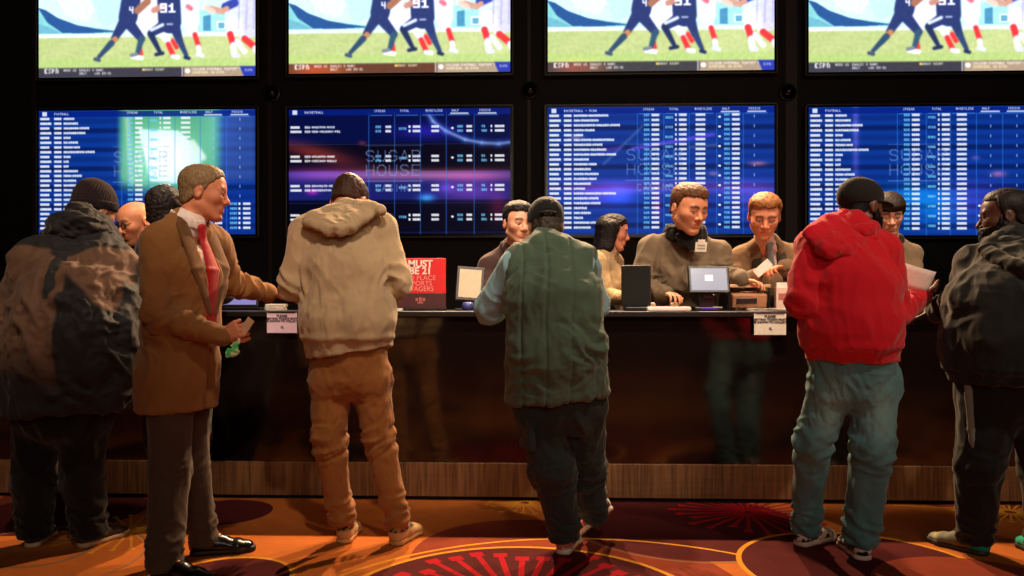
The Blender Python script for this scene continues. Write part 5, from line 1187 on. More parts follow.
def red_hoodie_man():
    lh = ground(797, 547); lt = lh + unit(ground(838, 535) - lh) * .29; la = lh + unit(lt - lh) * .065 + UP * .1; rh, rt, ra = foot(865, 562, (.05, 1))
    J = dict(neck=at(852, 228, 3.70), sl=at(816, 247, 3.64), sr=at(882, 251, 3.72), chest=at(850, 284, 3.64), waist=at(852, 330, 3.60), pelvis=at(853, 372, 3.66),
             el=at(800, 300, 3.56), er=at(893, 313, 3.74), wl=at(812, 308, 4.05), wr=at(921, 297, 4.0), hl=at(834, 380, 3.66), hr=at(874, 381, 3.66), kl=at(813, 442, 3.68), kr=at(872, 450, 3.60), al=la, ar=ra, tl=lt, tr=rt)
    J['head'] = at(860, 209, 3.76)
    B = base_B(hip=(.175, .135), waist=(.185, .14), chest=(.19, .13), arm=.056, thigh=.092)
    H = Head(J['head'], (.85, .50), .10, size=1.03)
    p = Person('bearded man in bright red hoodie, dark cap and blue jeans, holding papers', J, B, H, SK_DARK, lh * .4 + rh * .6, GC, brow=lin((15, 11, 10)), full=1.02,
               hands=[(J['wl'], (.1, 1, -.1), (0, 0, -1), -1, {}), (J['wr'], (.75, .45, .25), (-.2, .3, .9), 1, dict(curl=55, thumb=.7))])
    p.eyes((0, 1, -.3)); hm = hair_mat('hair_black', rgb(16, 13, 13))
    p.hair('hair', hm, .004, line=((.10, .2), (.05, .06), (.02, .01), (-.03, -.01), (-.06, -.045), (-.12, -.06)), rough=.001)
    p.beard(hm, t=.017, top=-.032, side=.03, back=-.006, long=.010)
    k = H.s; K = Shape(); K.ball(H.p(0, -.014, .052), np.array((.085, .107, .090)) * k, H.A, k=0); K.ball(H.p(0, .03, .05), np.array((.076, .075, .078)) * k, H.A, k=.03); K.plane(H.p(0, -.02, .022), -(H.U - H.F * .16))
    cap = p.part('cap', K, cloth('black_cap', rgb(30, 24, 21), .85, 350, .3), .005, disp=lambda v: -.0012 * np.exp(-(np.sin(np.arctan2(H.q(v)[:, 0], H.q(v)[:, 1]) * 3) / .06) ** 2))
    BR = Shape(); BR.ball(H.p(0, .120, .040), np.array((.066, .070, .0085)) * k, H.ax(-.12), k=0); p.part('brim', BR, cloth('black_cap', rgb(30, 24, 21)), .004, parent=cap)
    BT = Shape(); BT.ball(H.p(0, -.014, .143), .008, k=0); p.part('cap_button', BT, cloth('black_cap', rgb(30, 24, 21)), .003, parent=cap)
    hem = at(852, 362, 3.55); S = hoodie_shape(J, dict(B, waist=(.200, .155), chest=(.198, .145), hip=(.185, .145)), .020, hem, unit(V(-.02, 0, -1)), 1.2)
    m = cloth('red_fleece', rgb(204, 16, 34), .9, 300, .3, .10, .25)
    p.part('hooded_sweatshirt', S, m, .007, disp=add(folds(.008, sleeve_folds(J, .010, .045) + [(at(870, 340, 3.5), .14, (-.5, 0, 1), .06, .005), (at(825, 330, 3.5), .12, (.6, 0, 1), .06, .004)], (3, 3, 1.3), 31), rib(hem[2], .05, 90, J['pelvis'])))
    hood_down(p, m, at(812, 232, 3.58), at(874, 238, 3.62), at(831, 254, 3.50), at(846, 216, 3.72), .044, seed=6.)
    C2 = Shape(); pts = [J['neck'] + UP * -.012 + V(math.cos(a) * .085, math.sin(a) * .085, .018 * math.cos(a - .6)) for a in np.linspace(0, 2 * math.pi, 14)]; C2.chain(pts, [.026] * 14, k=.02)
    p.part('hood_rim', C2, m, .006, disp=folds(.004, (), (4, 4, 6), 8))
    def jc(v):
        b0 = lin((84, 126, 130)); f = lin((146, 178, 168)); q = np.zeros(len(v))
        for x in 'lr':
            mm = (J['h' + x] * .55 + J['k' + x] * .45) - V(0, .08, 0); Q = v - mm; q += np.exp(-(Q[:, 0] ** 2 / .004 + Q[:, 2] ** 2 / .02))
        wv = .5 + .5 * noise(v * np.array((14, 14, 5))); return mixc(np.repeat(b0[None], len(v), 0) * (.8 + .35 * wv)[:, None], f, np.clip(q * .6, 0, .7))
    jeans = trousers(p, cloth('blue_denim', (1, 1, 1), .85, 300, .4, .15, attr=True), (.096, .072, .060), (.100, .082, .068), .062, name='jeans', colour=jc, disp=add(pocket_relief([at(829, 384, 3.55), at(874, 386, 3.55)]), folds(.007, knee_folds(J, A=.010, ank=.012), (4, 4, 1.5), 26)), g=.006)
    bk, wh = lin((20, 18, 20)), lin((226, 196, 186))
    for h_, t_ in ((lh, lt), (rh, rt)):
        def colour(v): return mixc(np.repeat(wh[None], len(v), 0), bk, sstep(noise(v * 24 + 5) + .4 * noise(v * 50), -.04, .02))
        shoe(p.root, 'shoe', h_, t_, (cloth('black_white_leather', (1, 1, 1), .5, attr=True), plain('white_rubber2', rgb(220, 190, 178), .6), plain('dark_lace', rgb(30, 26, 24), .8)), colour=colour, hi=.10, w=1.1)
    for px, py, a, b, lab in ((917, 279, .42, -.10, 'larger pale paper sheet held by the man in red hoodie'), (904, 280, -.25, .10, 'smaller white sheet tucked behind the larger paper in the red hooded man\'s hand')):
        c = at(px, py, 3.93 if a > 0 else 3.99); X = unit(V(math.cos(a), .15, -math.sin(a) * .6)); Z = unit(np.cross(X, V(0, 1, .3))); Yv = np.cross(Z, X)
        n = 8; H2 = Hard(); hx, hz = (.086, .056) if a > 0 else (.06, .05); vs = []; fs = []
        for sgn in (0, 1):
            for i in range(n + 1):
                for j in range(5):
                    u_, w_ = (i / n * 2 - 1), (j / 2 - 1); vs.append(X * u_ * hx + Z * w_ * hz + Yv * (.010 * u_ * u_ + .004 * w_ + sgn * .0008))
        idf = lambda s_, i, j: s_ * (n + 1) * 5 + i * 5 + j
        for i in range(n):
            for j in range(4): fs += [(idf(0, i, j), idf(0, i + 1, j), idf(0, i + 1, j + 1), idf(0, i, j + 1)), (idf(1, i, j), idf(1, i, j + 1), idf(1, i + 1, j + 1), idf(1, i + 1, j))]
        for i in range(n): fs += [(idf(0, i, 0), idf(1, i, 0), idf(1, i + 1, 0), idf(0, i + 1, 0)), (idf(0, i, 4), idf(0, i + 1, 4), idf(1, i + 1, 4), idf(1, i, 4))]
        for j in range(4): fs += [(idf(0, 0, j), idf(0, 0, j + 1), idf(1, 0, j + 1), idf(1, 0, j)), (idf(0, n, j), idf(1, n, j), idf(1, n, j + 1), idf(0, n, j + 1))]
        o = H2.raw(vs, fs).make('paper_sheet', plain('pink_white_paper', rgb(244, 214, 200), .8), None, True); o.location = tuple(c); tag(o, lab, 'paper')

def black_hoodie_man():
    rh, rt, ra = foot(1052, 563, (.1, 1)); lh = ground(990, 557); lt = lh + unit(ground(931, 541) - lh) * .30; la = lh + unit(lt - lh) * .07 + UP * .10
    J = dict(neck=at(1012, 240, 3.68), sl=at(980, 264, 3.76), sr=at(1048, 266, 3.60), chest=at(1008, 305, 3.62), waist=at(1008, 345, 3.62), pelvis=at(1012, 382, 3.66),
             el=at(963, 305, 3.84), er=at(1066, 320, 3.62), wl=at(937, 310, 4.12), wr=at(1030, 315, 4.1), hl=at(990, 392, 3.68), hr=at(1036, 392, 3.64), kl=at(980, 465, 3.68), kr=at(1046, 470, 3.66), al=la, ar=ra, tl=lt, tr=rt)
    J['head'] = at(1006, 219, 3.74); H = Head(J['head'], (-.88, .42), .10, size=1.04)
    B = base_B(hip=(.205, .17), waist=(.215, .18), chest=(.21, .16), arm=.062, thigh=.11, calf=.07)
    p = Person('heavy bearded man in black hooded top and striped track pants at the right edge', J, B, H, SK_DARK2, lh, GC, brow=lin((14, 11, 10)), full=1.06, jaw=1.15,
               hands=[(J['wl'], (-.75, .5, -.1), (.1, .1, -1), 1, dict(curl=45)), (J['wr'], (-.3, 1, -.1), (0, 0, -1), 1, {})])
    p.eyes((0, 1, -.3)); hm = hair_mat('hair_black', rgb(16, 13, 13))
    p.hair('hair', hair_mat('hair_black_brown', rgb(34, 24, 20)), .010, rough=.002)
    p.beard(hm, t=.018, top=-.030, side=.03, back=-.006, long=.012)
    hem = at(1010, 384, 3.55); BB = dict(B, waist=(.245, .215), chest=(.225, .185), hip=(.225, .20)); S = hoodie_shape(J, BB, .022, hem, (0, 0, -1), 1.28)
    m = cloth('charcoal_fleece', rgb(27, 29, 26), .9, 300, .3, .12, .25)
    top = p.part('hooded_sweatshirt', S, m, .007, disp=add(folds(.010, sleeve_folds(J, .011, .05) + [(at(975, 320, 3.6), .14, (.6, 0, 1), .06, .008)], (3, 3, 1.6), 41), rib(hem[2], .045, 100, J['pelvis'])))
    hood_down(p, m, at(988, 248, 3.64), at(1050, 252, 3.52), at(1026, 272, 3.44), at(1018, 234, 3.66), .046, seed=16.)
    C2 = Shape(); pts = [J['neck'] + UP * -.022 + V(math.cos(a) * .092, math.sin(a) * .092, .012 * math.cos(a - 2.4)) for a in np.linspace(0, 2 * math.pi, 14)]; C2.chain(pts, [.028] * 14, k=.02); p.part('hood_rim', C2, m, .006, disp=folds(.004, (), (4, 4, 6), 18), parent=top)
    tr = trousers(p, cloth('black_track_pants', rgb(22, 24, 24), .75, 300, .2), (.125, .098, .074), (.125, .098, .074), .055, name='track_pants', disp=folds(.006, knee_folds(J, A=.007, ank=.010), (4, 4, 1.2), 46), g=.01)
    ST = Shape(); a = at(960, 386, 3.60); b = at(966, 430, 3.60); c = at(972, 478, 3.62)
    ST.chain([a + V(.035, .0, 0), b + V(.030, .01, 0), c + V(.034, .01, 0)], [(.014, .012)] * 3, e1=V(.8, -.6, 0), k=.01); p.part('side_stripe', ST, cloth('grey_stripe', rgb(126, 122, 110), .7), .005, parent=tr, disp=folds(.003, (), (4, 4, 2), 4))
    gy, te, yl = lin((118, 116, 100)), lin((20, 160, 130)), lin((190, 170, 110)); d = unit(lt - lh)
    def colour(v):
        f = ((v - lh) @ d) / .30; c = mixc(np.repeat(gy[None], len(v), 0) * (1 + .2 * noise(v * 30))[:, None], te, 1 - sstep(f + .8 * (v[:, 2] - .05), .22, .25)); return mixc(c, yl, np.exp(-((f - .80) / .05) ** 2 - ((v[:, 2] - .045) / .014) ** 2))
    sm = (cloth('grey_teal_mesh', (1, 1, 1), .7, attr=True), plain('dark_sole', rgb(40, 44, 42), .6), plain('dark_lace', rgb(30, 26, 24), .8))
    shoe(p.root, 'shoe', lh, lt, sm, colour=colour, w=1.05, hi=.085); shoe(p.root, 'shoe', rh, rt, sm, colour=colour, w=1.05)

def curly_man():
    lh, lt, la = foot(160, 515, (.0, 1), .27); rh, rt, ra = foot(190, 515, (.0, 1), .27)
    J = dict(neck=at(174, 234, 4.26), sl=at(152, 252, 4.22), sr=at(215, 250, 4.24), chest=at(184, 280, 4.18), waist=at(183, 320, 4.14), pelvis=at(180, 352, 4.16),
             el=at(148, 296, 4.22), er=at(221, 292, 4.26), wl=at(158, 296, 4.60), wr=at(212, 296, 4.62), hl=at(165, 362, 4.18), hr=at(195, 362, 4.18), kl=at(163, 435, 4.22), kr=at(193, 435, 4.22), al=la, ar=ra, tl=lt, tr=rt)
    J['head'] = at(165, 214, 4.36); H = Head(J['head'], (-.25, 1), .12, size=.98); B = base_B(arm=.048)
    p = Person('dark curly-haired man in dark jacket, back of head only, behind the brown-suited man', J, B, H, SK_TAN, lh * .5 + rh * .5, GC, brow=lin((20, 15, 12)), hands=[(J['wl'], (0, 1, -.05), (0, 0, -1), -1, {}), (J['wr'], (0, 1, -.05), (0, 0, -1), 1, {})])
    p.eyes()
    p.hair('hair', hair_mat('hair_curly', rgb(32, 22, 20), .6, .8), .024, tside=.9, line=((.10, .080), (.07, .060), (.05, -.02), (.0, -.06), (-.12, -.12)), top=.008, rough=.007, freq=36)
    hem = J['pelvis'] - UP * .08; S = hoodie_shape(J, B, .022, hem, (0, 0, -1), 1.2); S.chain([J['neck'] + V(math.cos(a) * .07, math.sin(a) * .07, .0) for a in np.linspace(0, 2 * math.pi, 10)], [.03] * 10, k=.02)
    p.part('jacket', S, cloth('dark_grey_jacket', rgb(52, 46, 42), .8), .008, disp=folds(.008, sleeve_folds(J), (3, 3, 1.5), 51))
    trousers(p, cloth('black_trousers', rgb(13, 12, 12)), (.105, .085, .07), (.105, .085, .07), .05, disp=folds(.006, knee_folds(J), (4, 4, 1.5), 53))
    sm = (plain('black_leather', rgb(16, 13, 13), .25), plain('black_rubber', rgb(14, 12, 12), .6), plain('dark_lace', rgb(30, 26, 24), .8)); shoe(p.root, 'shoe', lh, lt, sm); shoe(p.root, 'shoe', rh, rt, sm)

def clerk_joints(cx, Yb, hd, top_y, shw=.36, lean=.16, **k):
    Yb = Yb + .06
    for n_ in ('el', 'er', 'wl', 'wr'): k[n_] = k[n_] + UP * .018
    """a standing clerk: cx photo column of the hips, Yb depth of the hips, shoulders half way"""
    Z = .14; f = lambda dx, dy, z: V(cx + dx, Yb + dy, Z + z)
    J = dict(pelvis=f(0, 0, .97), hl=f(-.095, 0, .91), hr=f(.095, 0, .91), kl=f(-.10, -.02, .50), kr=f(.10, -.02, .50), al=f(-.10, .03, .10), ar=f(.10, .03, .10), tl=f(-.10, -.12, .02), tr=f(.10, -.12, .02), waist=f(0, -.01, 1.10))
    J.update(k); return J
def clerk_feet(p, J, mats=None):
    sm = (plain('black_leather', rgb(16, 13, 13), .25), plain('black_rubber', rgb(14, 12, 12), .6), plain('dark_lace', rgb(30, 26, 24), .8))
    for x in 'lr':
        a = J['a' + x]; d = unit((J['t' + x] - a) * V(1, 1, 0)); h = V(a[0], a[1], .14) - d * .06; shoe(p.root, 'shoe', h, h + d * .28, sm, laces=False)
def clerk_trousers(p, c=(22, 20, 22)):
    p.J['cutz'] = .19; trousers(p, cloth('clerk_trousers_%d' % c[0], rgb(*c)), (.108, .085, .07), (.108, .085, .07), .19, disp=folds(.005, knee_folds(p.J), (4, 4, 1.5), 63))
def open_front(S, J, B, F, lat, vlen, w=.06, off=.0):
    """V-shaped opening down the front"""
    v0 = J['neck'] + F * (B['chest'][1] * .9 + off) - UP * .02; v1 = J['chest'] * (1 - vlen) + J['waist'] * vlen + F * (B['chest'][1] + .045 + off)
    S.limb(v0, v1, (w, .07), (.008, .05), e1=lat, k=.006, op='-'); return v1
def shirt_tie(p, J, B, F, lat, shirtc, tiec, tag_):
    S = Shape(); torso(S, J, B, g=.000); S.plane(J['waist'] - UP * .03, (0, 0, -1)); H = p.h
    S.chain([J['neck'], J['neck'] * .4 + H.p(0, -.02, -.085) * .6], [.066, .060], k=.02)
    sh = p.part('shirt', S, cloth('shirt_' + tag_, shirtc, .8, 600, .1, .05), .006, disp=folds(.002, (), (4, 4, 4), 2))
    pts = [J['neck'] + UP * (.028 - .022 * math.cos(a)) + (F * math.cos(a) + lat * math.sin(a)) * .064 + F * .008 for a in np.linspace(-2.8, 2.8, 15)]
    Cc = Shape(); Cc.chain(pts, [(.018, .006)] * 15, e1=UP, k=.006); p.part('shirt_collar', Cc, cloth('shirt_' + tag_, shirtc), .005, parent=sh)
    if tiec is not None:
        T = Shape(); a0 = J['neck'] + F * .080 - UP * .020; a1 = J['chest'] + F * (B['chest'][1] + .010); a2 = J['waist'] + F * (B['waist'][1] + .012)
        T.limb(a0 + UP * .015, a0 - UP * .015, (.024, .016), (.017, .013), e1=lat, k=0); T.limb(a0 - UP * .015, a1, (.018, .010), (.036, .010), e1=lat, k=.008); T.limb(a1, a2, (.036, .010), (.040, .010), e1=lat, k=.006)
        p.part('tie', T, cloth('tie_' + tag_, tiec, .5, 500, .2), .005)
    return sh
def collar_ring(p, J, mat, r=.030, R=.075, name='collar', parent=None, z=.0, n=12, up=.01):
    S = Shape(); S.chain([J['neck'] + UP * z + V(math.cos(a) * R, math.sin(a) * R, up * math.sin(a)) for a in np.linspace(0, 2 * math.pi, n)], [(r, r * .55)] * n, e1=UP, k=.015)
    return p.part(name, S, mat, .005, parent=parent, disp=folds(.003, (), (4, 4, 8), 3))

def bald_man():
    Y = 5.32; cx = at(138, 300, Y)[0]
    J = clerk_joints(cx, Y, 0, 0, neck=at(138, 243, 5.12), sl=at(112, 262, 5.16), sr=at(166, 262, 5.18), chest=at(139, 282, 5.24), el=at(106, 298, 5.12), er=at(170, 296, 5.14), wl=at(120, 300, 4.92), wr=at(160, 300, 4.92))
    J['head'] = at(137, 224, 5.00); H = Head(J['head'], (-.55, -.80), .32, size=1.12); B = base_B()
    p = Person('bald man with dark-rimmed glasses looking down, between the beanie and the brown suit', J, B, H, lin((224, 144, 104)), V(cx, Y, .14), GS, brow=lin((110, 80, 60)), full=1.14, stubble=.35, hands=[(J['wl'], (.3, -1, -.1), (0, 0, -1), 1, {}), (J['wr'], (-.3, -1, -.1), (0, 0, -1), -1, {})])
    p.eyes((0, 1, -.5))
    G = Shape(); k = H.s
    for g in (-1, 1):
        G.chain([H.p(g * .033 + math.cos(a) * .023, .100 - abs(math.cos(a)) * .002, .010 + math.sin(a) * .016) for a in np.linspace(0, 2 * math.pi, 15)], [.0028 * k] * 15, k=.002); G.limb(H.p(g * .056, .098, .016), H.p(g * .080, .0, .016), .0026, .0026, k=.002)
    G.limb(H.p(-.010, .102, .014), H.p(.010, .102, .014), .0026, .0026, k=.002); p.part('glasses', G, plain('dark_frame_plastic', rgb(30, 20, 18), .3), .0028)
    S = hoodie_shape(J, B, .014, J['pelvis'] - UP * .06, (0, 0, -1), 1.1); sm = cloth('navy_shirt', rgb(34, 34, 44), .8); top = p.part('shirt', S, sm, .008, disp=folds(.006, sleeve_folds(J), (3, 3, 1.5), 61)); collar_ring(p, J, sm, parent=top)
    clerk_trousers(p); clerk_feet(p, J)

def dark_clerk():
    Y = 5.36; cx = at(514, 300, Y)[0]
    J = clerk_joints(cx, Y, 0, 0, neck=at(514, 247, 5.24), sl=at(490, 266, 5.26), sr=at(542, 266, 5.26), chest=at(515, 290, 5.30), el=at(483, 300, 5.18), er=at(548, 300, 5.18), wl=at(500, 303, 4.95), wr=at(535, 303, 4.95))
    J['head'] = at(518, 225, 5.12); H = Head(J['head'], (.42, -.9), .12, size=1.08); B = base_B(chest=(.18, .12))
    p = Person('young dark-haired clerk in dark brown shirt, face half hidden by the dark-capped man', J, B, H, SK_PALE, V(cx, Y, .14), GS, brow=lin((24, 16, 14)), full=1.08, stubble=.15, hands=[(J['wl'], (.3, -1, -.1), (0, 0, -1), 1, {}), (J['wr'], (-.3, -1, -.1), (0, 0, -1), -1, {})])
    p.eyes((-.2, 1, -.15)); p.hair('hair', hair_mat('hair_black_short', rgb(24, 18, 17)), .011, top=.010)
    S = hoodie_shape(J, B, .016, J['pelvis'] - UP * .06, (0, 0, -1), 1.15); sm = cloth('dark_brown_shirt', rgb(66, 46, 42), .8); top = p.part('shirt', S, sm, .007, disp=folds(.006, sleeve_folds(J), (3, 3, 1.5), 71)); collar_ring(p, J, sm, parent=top)
    clerk_trousers(p); clerk_feet(p, J)

def blazer_woman():
    Y = 5.75; cx = at(606, 300, Y)[0]
    J = clerk_joints(cx, Y, 0, 0, neck=at(607, 252, 5.72), sl=at(598, 264, 5.58), sr=at(614, 264, 5.88), chest=at(606, 288, 5.72), el=at(606, 300, 5.52), er=at(620, 300, 5.92), wl=at(622, 300, 5.36), wr=at(628, 298, 5.74))
    J['hl'] = V(cx, Y - .09, 1.05); J['hr'] = V(cx, Y + .09, 1.05); J['kl'] = V(cx + .02, Y - .09, .64); J['kr'] = V(cx + .02, Y + .09, .64); J['al'] = V(cx - .03, Y - .09, .24); J['ar'] = V(cx - .03, Y + .09, .24); J['tl'] = V(cx + .12, Y - .09, .16); J['tr'] = V(cx + .12, Y + .09, .16)
    J['head'] = at(613, 234, 5.70); H = Head(J['head'], (.98, -.10), .15, size=1.02); B = base_B(hip=(.16, .11), waist=(.13, .095), chest=(.15, .115), arm=.042, thigh=.08, calf=.052, neckf=.85)
    p = Person('dark-haired woman in beige blazer seen in profile behind the counter', J, B, H, lin((206, 132, 104)), V(cx, Y, .14), GS, brow=lin((20, 14, 12)), jaw=.85, full=.95, hands=[(J['wl'], (1, .1, -.05), (0, 0, -1), 1, dict(size=.88)), (J['wr'], (1, 0, -.05), (0, 0, -1), -1, dict(size=.88))])
    p.eyes((0, 1, -.2))
    def extra(K, hd): K.limb(hd.p(0, -.05, .03), hd.p(0, -.065, -.12), (.082, .06), (.085, .045), e1=hd.R, k=.03); [K.limb(hd.p(g * .062, -.012, .04), hd.p(g * .066, -.02, -.11), .028, .030, k=.02) for g in (-1, 1)]
    p.hair('long_hair', hair_mat('hair_woman', rgb(26, 19, 20)), .014, tside=.9, line=((.10, .088), (.07, .075), (.045, .050), (.025, -.13), (-.12, -.17)), extra=extra, rough=.004, freq=30)
    lat = unit(J['sr'] - J['sl']); F = unit(np.cross(lat, UP)); shirt_tie(p, J, B, F, lat, rgb(200, 180, 160), None, 'cream')
    S = Shape(); torso(S, J, B, g=.016); arms(S, J, B, g=.014, fat=1.15); open_front(S, J, B, F, lat, .9, .055); S.plane(J['pelvis'] - UP * .05, (0, 0, -1)); sm = cloth('beige_blazer', rgb(178, 146, 104), .85)
    top = p.part('blazer', S, sm, .007, disp=folds(.006, sleeve_folds(J), (3, 3, 1.5), 81)); LP = Shape()
    for g in (-1, 1): LP.limb(J['neck'] + lat * g * .065 + F * .03, J['chest'] + F * (B['chest'][1] + .014) + lat * g * .05, (.026, .010), (.020, .010), e1=lat, k=.01)
    p.part('lapels', LP, sm, .006, parent=top); clerk_trousers(p, (30, 26, 28)); clerk_feet(p, J)

def badge_man():
    Y = 5.40; cx = at(686, 300, Y)[0]
    J = clerk_joints(cx, Y, 0, 0, neck=at(686, 236, 5.12), sl=at(652, 250, 5.18), sr=at(716, 254, 5.18), chest=at(684, 278, 5.20), el=at(641, 292, 5.08), er=at(722, 282, 5.12), wl=at(664, 296, 4.98), wr=at(741, 283, 4.95))
    J['waist'] = at(684, 305, 5.28); J['head'] = at(688, 210, 4.98); H = Head(J['head'], (.50, -.86), .36, size=1.19); B = base_B(hip=(.22, .17), waist=(.23, .17), chest=(.21, .15), arm=.060)
    p = Person('stout clerk in dark olive shirt with white badge, leaning over the sales terminal', J, B, H, lin((222, 148, 110)), V(cx, Y, .14), GS, brow=lin((70, 44, 28)), full=1.16, jaw=1.35, hands=[(J['wl'], (.5, -.8, -.1), (0, 0, -1), 1, {}), (J['wr'], (.85, -.3, -.1), (-.1, 0, -1), 1, dict(curl=30))])
    p.eyes((0, 1, -.5)); p.hair('hair', hair_mat('hair_ginger_brown', rgb(100, 62, 36)), .010, top=.008)
    S = hoodie_shape(J, dict(B, chest=(.225, .17), waist=(.245, .19)), .018, J['pelvis'] - UP * .06, (0, 0, -1), 1.3)
    S.limb(J['chest'] + V(0, -.17, .12), J['waist'] + V(0, -.20, 0), (.010, .004), (.010, .004), e1=(1, 0, 0), k=.01)
    sm = cloth('olive_brown_shirt', rgb(98, 80, 60), .8, vary=.12); top = p.part('shirt', S, sm, .007, disp=folds(.010, sleeve_folds(J, .010) + [(at(670, 275, 5.0), .2, (.7, 0, .5), .07, .006)], (3, 3, 1.2), 91))
    Cc = Shape(); n = J['neck']
    Cc.chain([n + V(math.cos(a) * .105, math.sin(a) * .095, .02 + .02 * math.sin(a)) for a in np.linspace(0, 2 * math.pi, 14)], [(.042, .024)] * 14, e1=UP, k=.02); Cc.chain([n + V(-.04, -.10, .0), n + V(.02, -.14, -.08)], [(.05, .02), (.03, .015)], e1=(1, 0, 0), k=.02)
    p.part('black_collar', Cc, cloth('black_jersey', rgb(24, 22, 22), .9), .006, disp=folds(.005, (), (4, 4, 8), 93), parent=top)
    c = at(701, 247, 4.955); org = V(*p.root['_org']); A = rotx_then(math.radians(14), rotz(math.radians(14)))
    bd = Hard().box(c - org, (.038, .002, .030), .001, A).box(c - org + A[2] * .036, (.024, .002, .010), .001, A).make('name_badge', plain('white_badge', rgb(240, 232, 214), .5), p.root)
    Hard().box(c - org - A[1] * .003 + A[2] * .010, (.024, .0006, .004), 0, A).box(c - org - A[1] * .003 - A[2] * .008, (.026, .0006, .003), 0, A).make('badge_print', plain('badge_grey', rgb(170, 160, 140), .5), bd)
    clerk_trousers(p); clerk_feet(p, J)

def tie_man():
    Y = 5.52; cx = at(768, 300, Y)[0]
    J = clerk_joints(cx, Y, 0, 0, neck=at(766, 244, 5.30), sl=at(741, 260, 5.36), sr=at(793, 257, 5.34), chest=at(767, 284, 5.38), el=at(740, 294, 5.26), er=at(801, 288, 5.20), wl=at(755, 280, 5.06), wr=at(786, 270, 5.00))
    J['head'] = at(764, 218, 5.16); H = Head(J['head'], (-.18, -.98), .42, roll=.05, size=1.12); B = base_B(arm=.050, chest=(.18, .12))
    p = Person('clerk with ginger hair, brown suit jacket and grey tie handing over a white slip', J, B, H, lin((222, 142, 104)), V(cx, Y, .14), GS, brow=lin((84, 52, 32)), full=1.08, hands=[(J['wl'], (.55, -.5, .45), (.6, -.2, -.2), 1, dict(curl=50)), (J['wr'], (-.9, -.25, -.05), (0, -.2, -1), -1, dict(curl=50))])
    p.eyes((0, 1, -.5)); p.hair('hair', hair_mat('hair_ginger', rgb(150, 94, 48)), .010, top=.012)
    lat = unit(J['sr'] - J['sl']); F = V(0, -1, 0); shirt_tie(p, J, B, F, lat, rgb(222, 176, 158), rgb(116, 116, 118), 'rose')
    S = Shape(); torso(S, J, B, g=.016); arms(S, J, B, g=.016, fat=1.15); open_front(S, J, B, F, lat, .9, .092); S.plane(J['pelvis'] - UP * .10, (0, 0, -1)); sm = cloth('brown_clerk_suit', rgb(120, 90, 62), .85)
    top = p.part('jacket', S, sm, .007, disp=folds(.007, sleeve_folds(J), (3, 3, 1.5), 101)); LP = Shape()
    for g in (-1, 1): LP.limb(J['neck'] + lat * g * .080 + F * .02, J['chest'] + F * (B['chest'][1] + .016) + lat * g * .085, (.030, .012), (.034, .012), e1=lat, k=.01); LP.limb(J['chest'] + F * (B['chest'][1] + .016) + lat * g * .085, J['waist'] + F * (B['waist'][1] + .02) + lat * g * .02 + UP * .02, (.030, .010), (.010, .010), e1=lat, k=.01)
    p.part('lapels', LP, cloth('brown_clerk_lapel', rgb(60, 48, 40), .85), .006, parent=top); clerk_trousers(p, (26, 24, 26)); clerk_feet(p, J)
    c = at(763, 268, 4.90); A = np.array([[.75, 0, .66], [0, 1, 0], [-.66, 0, .75]]); o = Hard().box((0, 0, 0), (.058, .0012, .026), .0004, A).make('ticket_slip', plain('white_paper', rgb(236, 226, 212), .8)); o.location = tuple(c); tag(o, 'white ticket slip between the hands of the ginger-haired clerk', 'paper')

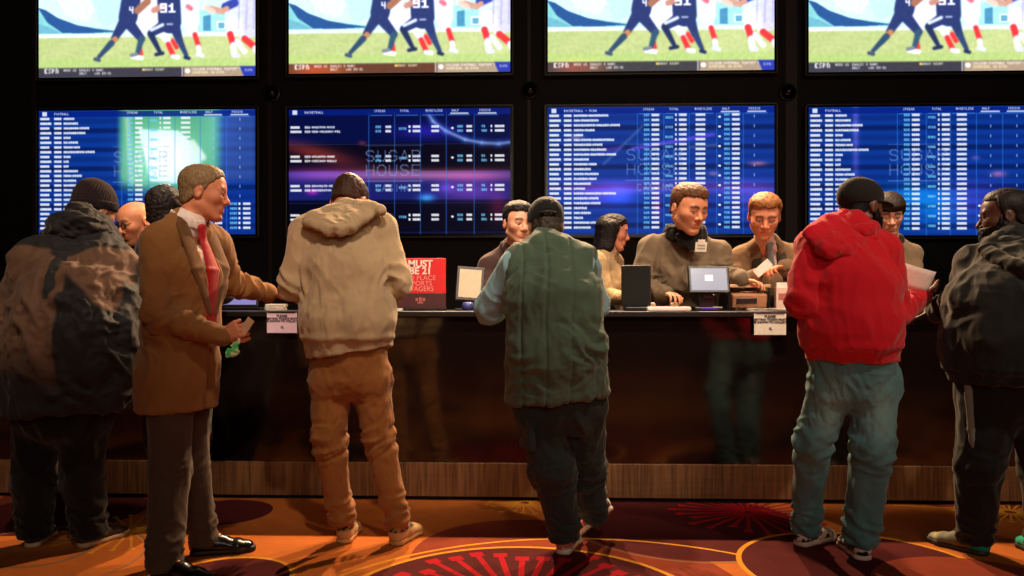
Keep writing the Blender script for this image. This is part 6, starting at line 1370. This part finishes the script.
def fringe_clerk():
    Y = 5.42; cx = at(890, 300, Y)[0]
    J = clerk_joints(cx, Y, 0, 0, neck=at(890, 240, 5.24), sl=at(868, 257, 5.26), sr=at(911, 255, 5.26), chest=at(889, 284, 5.30), el=at(862, 292, 5.16), er=at(916, 288, 5.18), wl=at(876, 300, 4.95), wr=at(904, 300, 4.98))
    J['head'] = at(889, 216, 5.08); H = Head(J['head'], (-.22, -.97), .36, size=1.02); B = base_B(arm=.046, chest=(.165, .11), waist=(.14, .1))
    p = Person('young clerk with straight dark fringe and black apron behind the red hooded man', J, B, H, lin((226, 160, 128)), V(cx, Y, .14), GS, brow=lin((24, 16, 14)), jaw=.9, full=.96, hands=[(J['wl'], (.3, -1, -.1), (0, 0, -1), 1, {}), (J['wr'], (-.3, -1, -.1), (0, 0, -1), -1, {})])
    p.eyes((0, 1, -.5)); p.hair('hair', hair_mat('hair_fringe', rgb(44, 30, 22)), .016, tside=.8, line=((.12, .046), (.06, .046), (.035, .030), (.022, -.01), (.0, -.01), (-.012, .01), (-.055, -.04), (-.12, -.06)), top=.006, rough=.002)
    S = hoodie_shape(J, B, .014, J['pelvis'] - UP * .06, (0, 0, -1), 1.1); sm = cloth('taupe_shirt', rgb(120, 98, 74), .85); top = p.part('shirt', S, sm, .007, disp=folds(.006, sleeve_folds(J), (3, 3, 1.5), 111)); collar_ring(p, J, cloth('black_jersey', rgb(24, 22, 22), .9), .030, .066, parent=top)
    A = Shape(); torso(A, J, B, g=.024, low=True); lat = unit(J['sr'] - J['sl']); A.plane(J['chest'] + V(0, -.03, 0), (0, 1, 0), k=.01); A.plane(J['chest'] + lat * .085, lat + UP * .35, k=.008); A.plane(J['chest'] - lat * .085, -lat + UP * .35, k=.008); A.plane(J['neck'] - UP * .045, UP); A.plane(J['pelvis'] - UP * .08, (0, 0, -1))
    ap = p.part('apron', A, cloth('black_apron', rgb(26, 25, 26), .85), .006)
    W = Shape(); f = J['chest'] + V(-.035, -(B['chest'][1] + .034), .02); W.slab(f, (.014, .006, .07), rnd=.004); p.part('white_strip', W, plain('white_badge', rgb(240, 232, 214), .5), .004, parent=ap)
    clerk_trousers(p); clerk_feet(p, J)

PEOPLE = [jacket_man, suit_man, grey_hoodie_man, vest_man, red_hoodie_man, black_hoodie_man, curly_man, bald_man, dark_clerk, blazer_woman, badge_man, tie_man, fringe_clerk]
random.seed(3)
setting(); televisions(); counter(); props()
for f in PEOPLE: f()
lights(); camera()
for o in bpy.data.objects:
    if '_org' in o: del o['_org']
